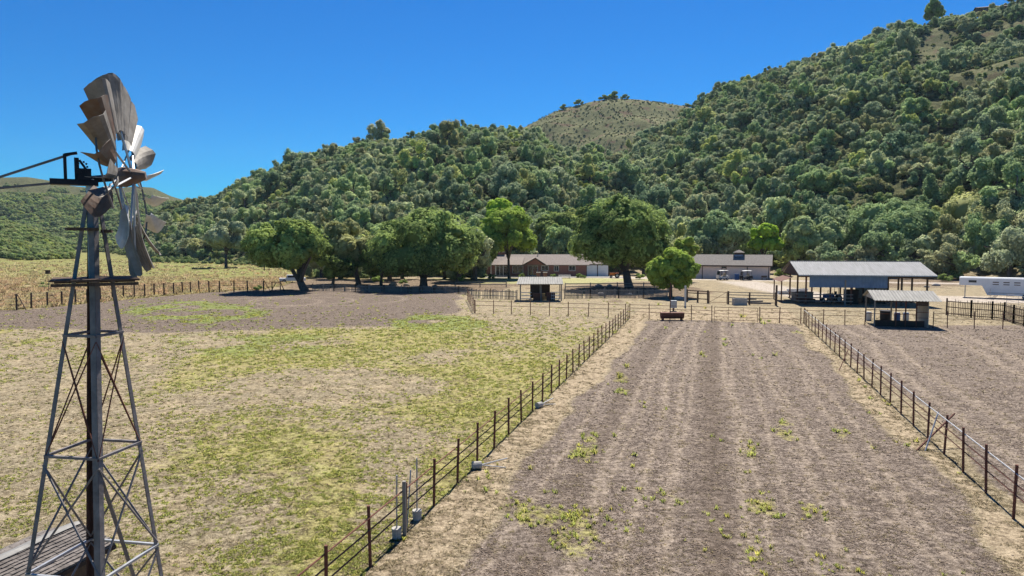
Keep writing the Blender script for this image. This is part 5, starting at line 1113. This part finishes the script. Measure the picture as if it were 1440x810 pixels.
def pickup():
    t = thing('pickup_truck', 'pale pickup truck parked in the shade behind the left broad oak', 'pickup', G(411, 397.5), R(200))
    b = MB(); b.prism([(-0.95, 0.45), (0.95, 0.45), (0.95, 1.0), (-0.95, 1.0)], -2.7, 2.6); b.prism([(-0.85, 1.0), (0.85, 1.0), (0.7, 1.65), (-0.7, 1.65)], -0.7, 1.1); b.build('body', 'white', t)
    MB().box((1.08, 0, 1.3), (0.06, 1.4, 0.5), ry=R(-20)).build('windscreen', 'glass', t)
    for s_ in (-1, 1): MB().box((0.2, s_*0.79, 1.32), (1.4, 0.06, 0.42)).build('side_window', 'glass', t)
    for x in (-1.7, 1.65):
        for y in (-0.85, 0.85):
            w_ = MB().tube([(x, y-0.12, 0.38), (x, y+0.12, 0.38)], 0.38, 14).build('wheel', 'black', t); MB().tube([(x, y-0.13, 0.38), (x, y+0.13, 0.38)], 0.2, 10).build('rim', 'galv', w_)
    for s_ in (-0.65, 0.65): MB().box((2.62, s_, 0.8), (0.04, 0.35, 0.2)).build('headlight', 'glass', t)
pickup()
def patio_table():
    t = thing('picnic_table', 'pale picnic table on the patio before the red house', 'table', G(794, 391.5), 0); MB().box((0, 0, 0.75), (3.0, 0.9, 0.07)).build('tabletop', 'offwhite', t)
    for s_ in (-1, 1):
        MB().box((0, s_*0.85, 0.45), (3.0, 0.3, 0.05)).build('bench', 'offwhite', t); m_ = MB(); m_.bar((s_*1.1, -0.8, 0), (s_*1.1, 0.3, 0.75), 0.08, 0.08); m_.bar((s_*1.1, 0.8, 0), (s_*1.1, -0.3, 0.75), 0.08, 0.08); m_.build('leg', 'offwhite', t)
patio_table()
def nest_sign():
    a = G(68.5, 412); t = thing('nest_box', 'brown square nest box on a thin pole in the weedy meadow', 'nest box', a); MB().tube([(0, 0, 0), (0, 0, 3.3)], 0.035, 6).build('pole', 'wire', t)
    b = MB(); b.box((0, 0, 3.5), (0.62, 0.4, 0.6)); b.build('box', 'brownwood', t); MB().box((0, -0.03, 3.83), (0.75, 0.55, 0.05)).build('roof', 'brownwood', t); MB().tube([(0, -0.2, 3.55), (0, -0.215, 3.55)], 0.08, 10).build('entrance', 'black', t)
nest_sign()
def ridge_house():
    y = 436; x = (1378-720)/960*y; z = float(terrain(x, y)); d = P(1378, 10, y)
    t = thing('ridge_house', 'dark low house on the crest at the top right', 'house', (x, y, d.z-4.2), R(-14)); gable_house(t, 17, 9, 3.0, 4.6, 'trim', 'trim', -8.5, -4.5)
    MB().box((0, -4.5, -6.0), (17, 0.2, 12)).build('footing', 'trim', t)
    for xx in (-5, -1, 4): MB().box((xx, -4.55, 1.6), (2.0, 0.1, 1.3)).build('window', 'glass', t)
ridge_house()
def wires():
    for i, (ya, yb, lb) in enumerate(((326.5, 328, 'upper thin power line crossing in front of the left hills'), (328.5, 329.5, 'lower thin power line crossing in front of the left hills'))):
        a, b = P(-60, ya, 190), P(372, yb, 210); pts = [a.lerp(b, k/10)-Vector((0, 0, 0.6*(1-(2*k/10-1)**2))) for k in range(11)]; o0 = a.copy(); o = MB().tube([p-o0 for p in pts], 0.018, 4).build('power_line', 'wire'); o.location = o0; tag(o, lb, 'power line', 'power lines')
    for px, py, lb in ((372, 387, 'wooden power pole hidden in the oaks at the right end of the lines'), (-62, 386, 'wooden power pole beyond the left edge holding the power lines')):
        a = P(px, py, 210 if px > 0 else 190); t = thing('power_pole', lb, 'pole', (a.x, a.y, 0), 0, 'power poles'); MB().tube([(0, 0, 0), (0, 0, 13)], [0.16, 0.11], 8).build('pole', 'brownwood', t); MB().box((0, 0, 12.3), (2.0, 0.12, 0.12), rz=1.4).build('crossarm', 'brownwood', t)
wires()

# ------------------------------------------------------------------ the big yard trees
def gx(px, py): return G(px, py)
def ft(name, label, px, base, crown, seed, **k):
    """crown = (px0, px1, py_top, py_bottom) as seen in the photo at the depth of the trunk"""
    b = G(px, base); s_ = b.y/960; rx = (crown[1]-crown[0])/2*s_; cxp = (crown[0]+crown[1])/2; zt = P(0, crown[2], b.y).z; zb = P(0, crown[3], b.y).z
    rz = (zt-zb)/2; cz = (zt+zb)/2; cxo = (cxp-720)*s_-b.x
    return feature_tree(name, label, b, cz, rx*0.86, rz*0.86, seed, lean=(cxo, 0), **k)
ft('broad_oak', 'leftmost broad spreading dark green oak standing at the end of the wire fence', 428, 409, (346, 470, 304, 393), 21, npuff=34, nleaf=40000, leaf=0.24, tr=0.7, low=0.55, nl=9, fork=0.14)
ft('broad_oak', 'widest dark green oak in the yard, left of the red house', 596, 405, (506, 684, 300, 394), 22, npuff=42, nleaf=46000, leaf=0.26, tr=0.75, low=0.55, nl=9, fork=0.16)
ft('oak_tree', 'lighter green oak behind and between the two broad oaks on the left', 504, 399.5, (440, 536, 303, 388), 23, npuff=28, nleaf=26000, leaf=0.30, tr=0.5, low=0.6, matn='hilloak')
ft('young_oak', 'small young tree between the two broad oaks near the picket fence', 503, 401, (488, 515, 355, 384), 31, npuff=10, nleaf=6000, leaf=0.25, tr=0.16, nl=4)
ft('oak_tree', 'dark oak behind the widest oak close to the left end of the house', 645, 396, (612, 690, 312, 388), 24, npuff=24, nleaf=22000, leaf=0.3, tr=0.5, low=0.6)
ft('shade_tree', 'loose green shade tree growing in front of the left half of the red house', 716, 391.5, (662, 764, 292, 374), 25, npuff=26, nleaf=22000, leaf=0.28, tr=0.33, matn='bright', gap=0.35, nl=8, fork=0.28)
ft('lime_tree', 'tall lime green tree rising behind the left end of the red house', 712, 384.5, (676, 744, 276, 345), 26, npuff=20, nleaf=16000, leaf=0.42, tr=0.4, matn='lime')
ft('tall_oak', 'tallest dark oak with a thick trunk beside the driveway between house and barn', 884, 405, (791, 950, 276, 388), 27, npuff=44, nleaf=48000, leaf=0.26, tr=0.8, low=0.6, nl=10, fork=0.2)
ft('round_tree', 'small round bright green tree standing before the long beige barn', 943, 417.5, (906, 981, 341, 414), 28, npuff=30, nleaf=24000, leaf=0.2, tr=0.26, matn='bright', low=0.95, nl=6, gap=0.2)
ft('oak_tree', 'light green tree peeking out above the small round tree', 966, 396, (946, 981, 328, 372), 29, npuff=14, nleaf=9000, leaf=0.26, tr=0.3, matn='bright')
ft('lime_tree', 'bright lime green tree behind the right end of the long beige barn', 1074, 384, (1046, 1102, 312, 364), 30, npuff=18, nleaf=13000, leaf=0.36, tr=0.3, matn='lime', gap=0.35)
ft('oak_tree', 'spreading dark oak with visible limbs behind the gap between the barns', 1141, 384.5, (1096, 1186, 302, 368), 32, npuff=26, nleaf=20000, leaf=0.36, tr=0.5, matn='hilloak', nl=8)
ft('oak_tree', 'grey green oak rising behind the right half of the pole barn', 1262, 385, (1190, 1318, 282, 372), 33, npuff=34, nleaf=32000, leaf=0.36, tr=0.6, matn='hilloak', nl=8)
ft('oak_tree', 'huge dark oak mass behind the white horse trailer', 1390, 386, (1305, 1480, 270, 385), 34, npuff=46, nleaf=48000, leaf=0.36, tr=0.8, matn='hilloak', low=0.8)
ft('oak_tree', 'grey green oak on the slope foot just left of the long beige barn', 1008, 384.5, (966, 1052, 296, 362), 35, npuff=26, nleaf=20000, leaf=0.36, tr=0.5, matn='hilloak', nl=7)
ft('young_oak', 'low bushy oak filling the gap right of the leftmost broad oak', 468, 402, (444, 506, 336, 399), 41, npuff=20, nleaf=16000, leaf=0.26, tr=0.3, low=0.9, nl=5)
ft('young_oak', 'low bushy oak just left of the widest oak crown', 536, 401, (506, 572, 330, 398), 42, npuff=20, nleaf=16000, leaf=0.26, tr=0.3, low=0.9, nl=5)
ft('oak_tree', 'oak between the widest oak and the left end of the red house', 664, 393, (626, 706, 318, 386), 38, npuff=24, nleaf=20000, leaf=0.28, tr=0.4, low=0.6)
ft('oak_tree', 'dark oak behind the right half of the red house roof', 790, 382, (745, 838, 296, 372), 36, npuff=28, nleaf=22000, leaf=0.36, tr=0.5)
ft('oak_tree', 'bushy oak at the far end of the meadow left of the leftmost broad oak', 318, 376.5, (286, 352, 304, 368), 37, npuff=24, nleaf=16000, leaf=0.45, tr=0.5, matn='hilloak')
_rs = np.random.default_rng(77)
_bm = [crown_mesh('shrub', ['oak'], _rs, 1.0, 0.85, 10, 1600, 0.09, low=0.3)[0] for _ in range(3)]
for _i, (_px, _py, _r, _lb) in enumerate(((735, 391, 1.0, 'low shrub by the porch at the left part of the red house'), (778, 390.5, 0.8, 'low shrub under the small window right of the entry gable'), (815, 390.5, 1.0, 'low shrub beside the garage end of the red house'), (820, 391.5, 0.7, 'smaller shrub in front of the shrub by the garage'),
        (692, 393, 1.1, 'dark shrub at the foot of the pale flagpole'), (672, 392, 1.6, 'large shrub left of the red house'), (650, 396, 1.2, 'shrub in the shade right of the widest oak'), (530, 398, 1.3, 'shrub in the shade between the left oaks'), (567, 399, 0.9, 'small shrub in the shade left of the wide oak trunk'),
        (1098, 390, 1.8, 'dark shrub between the beige barn and the pole barn'), (1106, 388, 1.4, 'dark shrub just left of the rusty lean-to roof'), (1330, 396, 1.6, 'shrub between the pole barn and the horse trailer'), (1340, 393, 1.9, 'large shrub just behind the nose of the horse trailer'), (900, 393, 1.2, 'low shrub right of the thick oak trunk'), (362, 408, 0.8, 'small shrub against the wire fence near the A-braced gateposts'))):
    _o = bpy.data.objects.new('shrub', _bm[_i % 3]); sc.collection.objects.link(_o); _o.location = G(_px, _py)+Vector((0, 0, _r*0.45)); _o.scale = (_r, _r, _r*0.8); _o.rotation_euler = (0, 0, _i*1.3); tag(_o, _lb, 'shrub')
for _i, (_px, _r, _lb) in enumerate(((792, 5, 'lone dark tree left on the bare grassy knob skyline'), (812, 5.5, 'second lone dark tree on the bare grassy knob skyline'), (848, 6, 'left tree of the clump on the summit of the grassy knob'), (862, 7.5, 'largest tree of the clump on the summit of the grassy knob'), (876, 5, 'right tree of the clump on the summit of the grassy knob'), (962, 5, 'small dark tree on the saddle right of the grassy knob'))):
    _y = 752; _x = U(_px)*_y; _t = thing('oak_tree', _lb, 'tree', (_x, _y, float(terrain(_x, _y))-0.5)); _c = bpy.data.objects.new('crown', _bm[_i % 3]); sc.collection.objects.link(_c); _c.parent = _t; _c.location = (0, 0, _r*0.42); _c.scale = (_r, _r, _r*0.75)
    MB().tube([(0, 0, -0.5), (0, 0, _r*0.8)], [0.35, 0.2], 7).build('trunk', 'bark', _t)
def pine(px, y0, ytop, Yd, rad, label, seed):
    b = P(px, y0, Yd); zt = P(px, ytop, Yd).z; zg = float(terrain(b.x, Yd)); h = zt-zg; rng = np.random.default_rng(seed); t = thing('conifer', label, 'tree', (b.x, Yd, zg))
    lob = []
    for i in range(9):
        k = i/8; z = h*(0.35+0.62*k); r = rad*(1.05-k)*0.9+0.5
        for j in range(4 if k < 0.8 else 1):
            a = rng.uniform(0, 6.28); lob.append((math.cos(a)*r*0.6, math.sin(a)*r*0.6, z, r*0.42+0.3))
    cm, C, Rr = crown_mesh('crown', ['oak'], rng, rad, h/2, 0, 7000, 0.55, lobes=lob, low=0.9); o = bpy.data.objects.new('crown', cm); sc.collection.objects.link(o); o.parent = t
    MB().tube([(0, 0, -1), (0, 0, h*0.9)], [0.5, 0.12], 8).build('trunk', 'bark', t)
pine(1312, 40, -8, 455, 6, 'dark conifer standing on the crest near the top right corner', 51)
pine(1430, 30, -30, 425, 7, 'dark conifer on the crest right of the ridge house', 52)
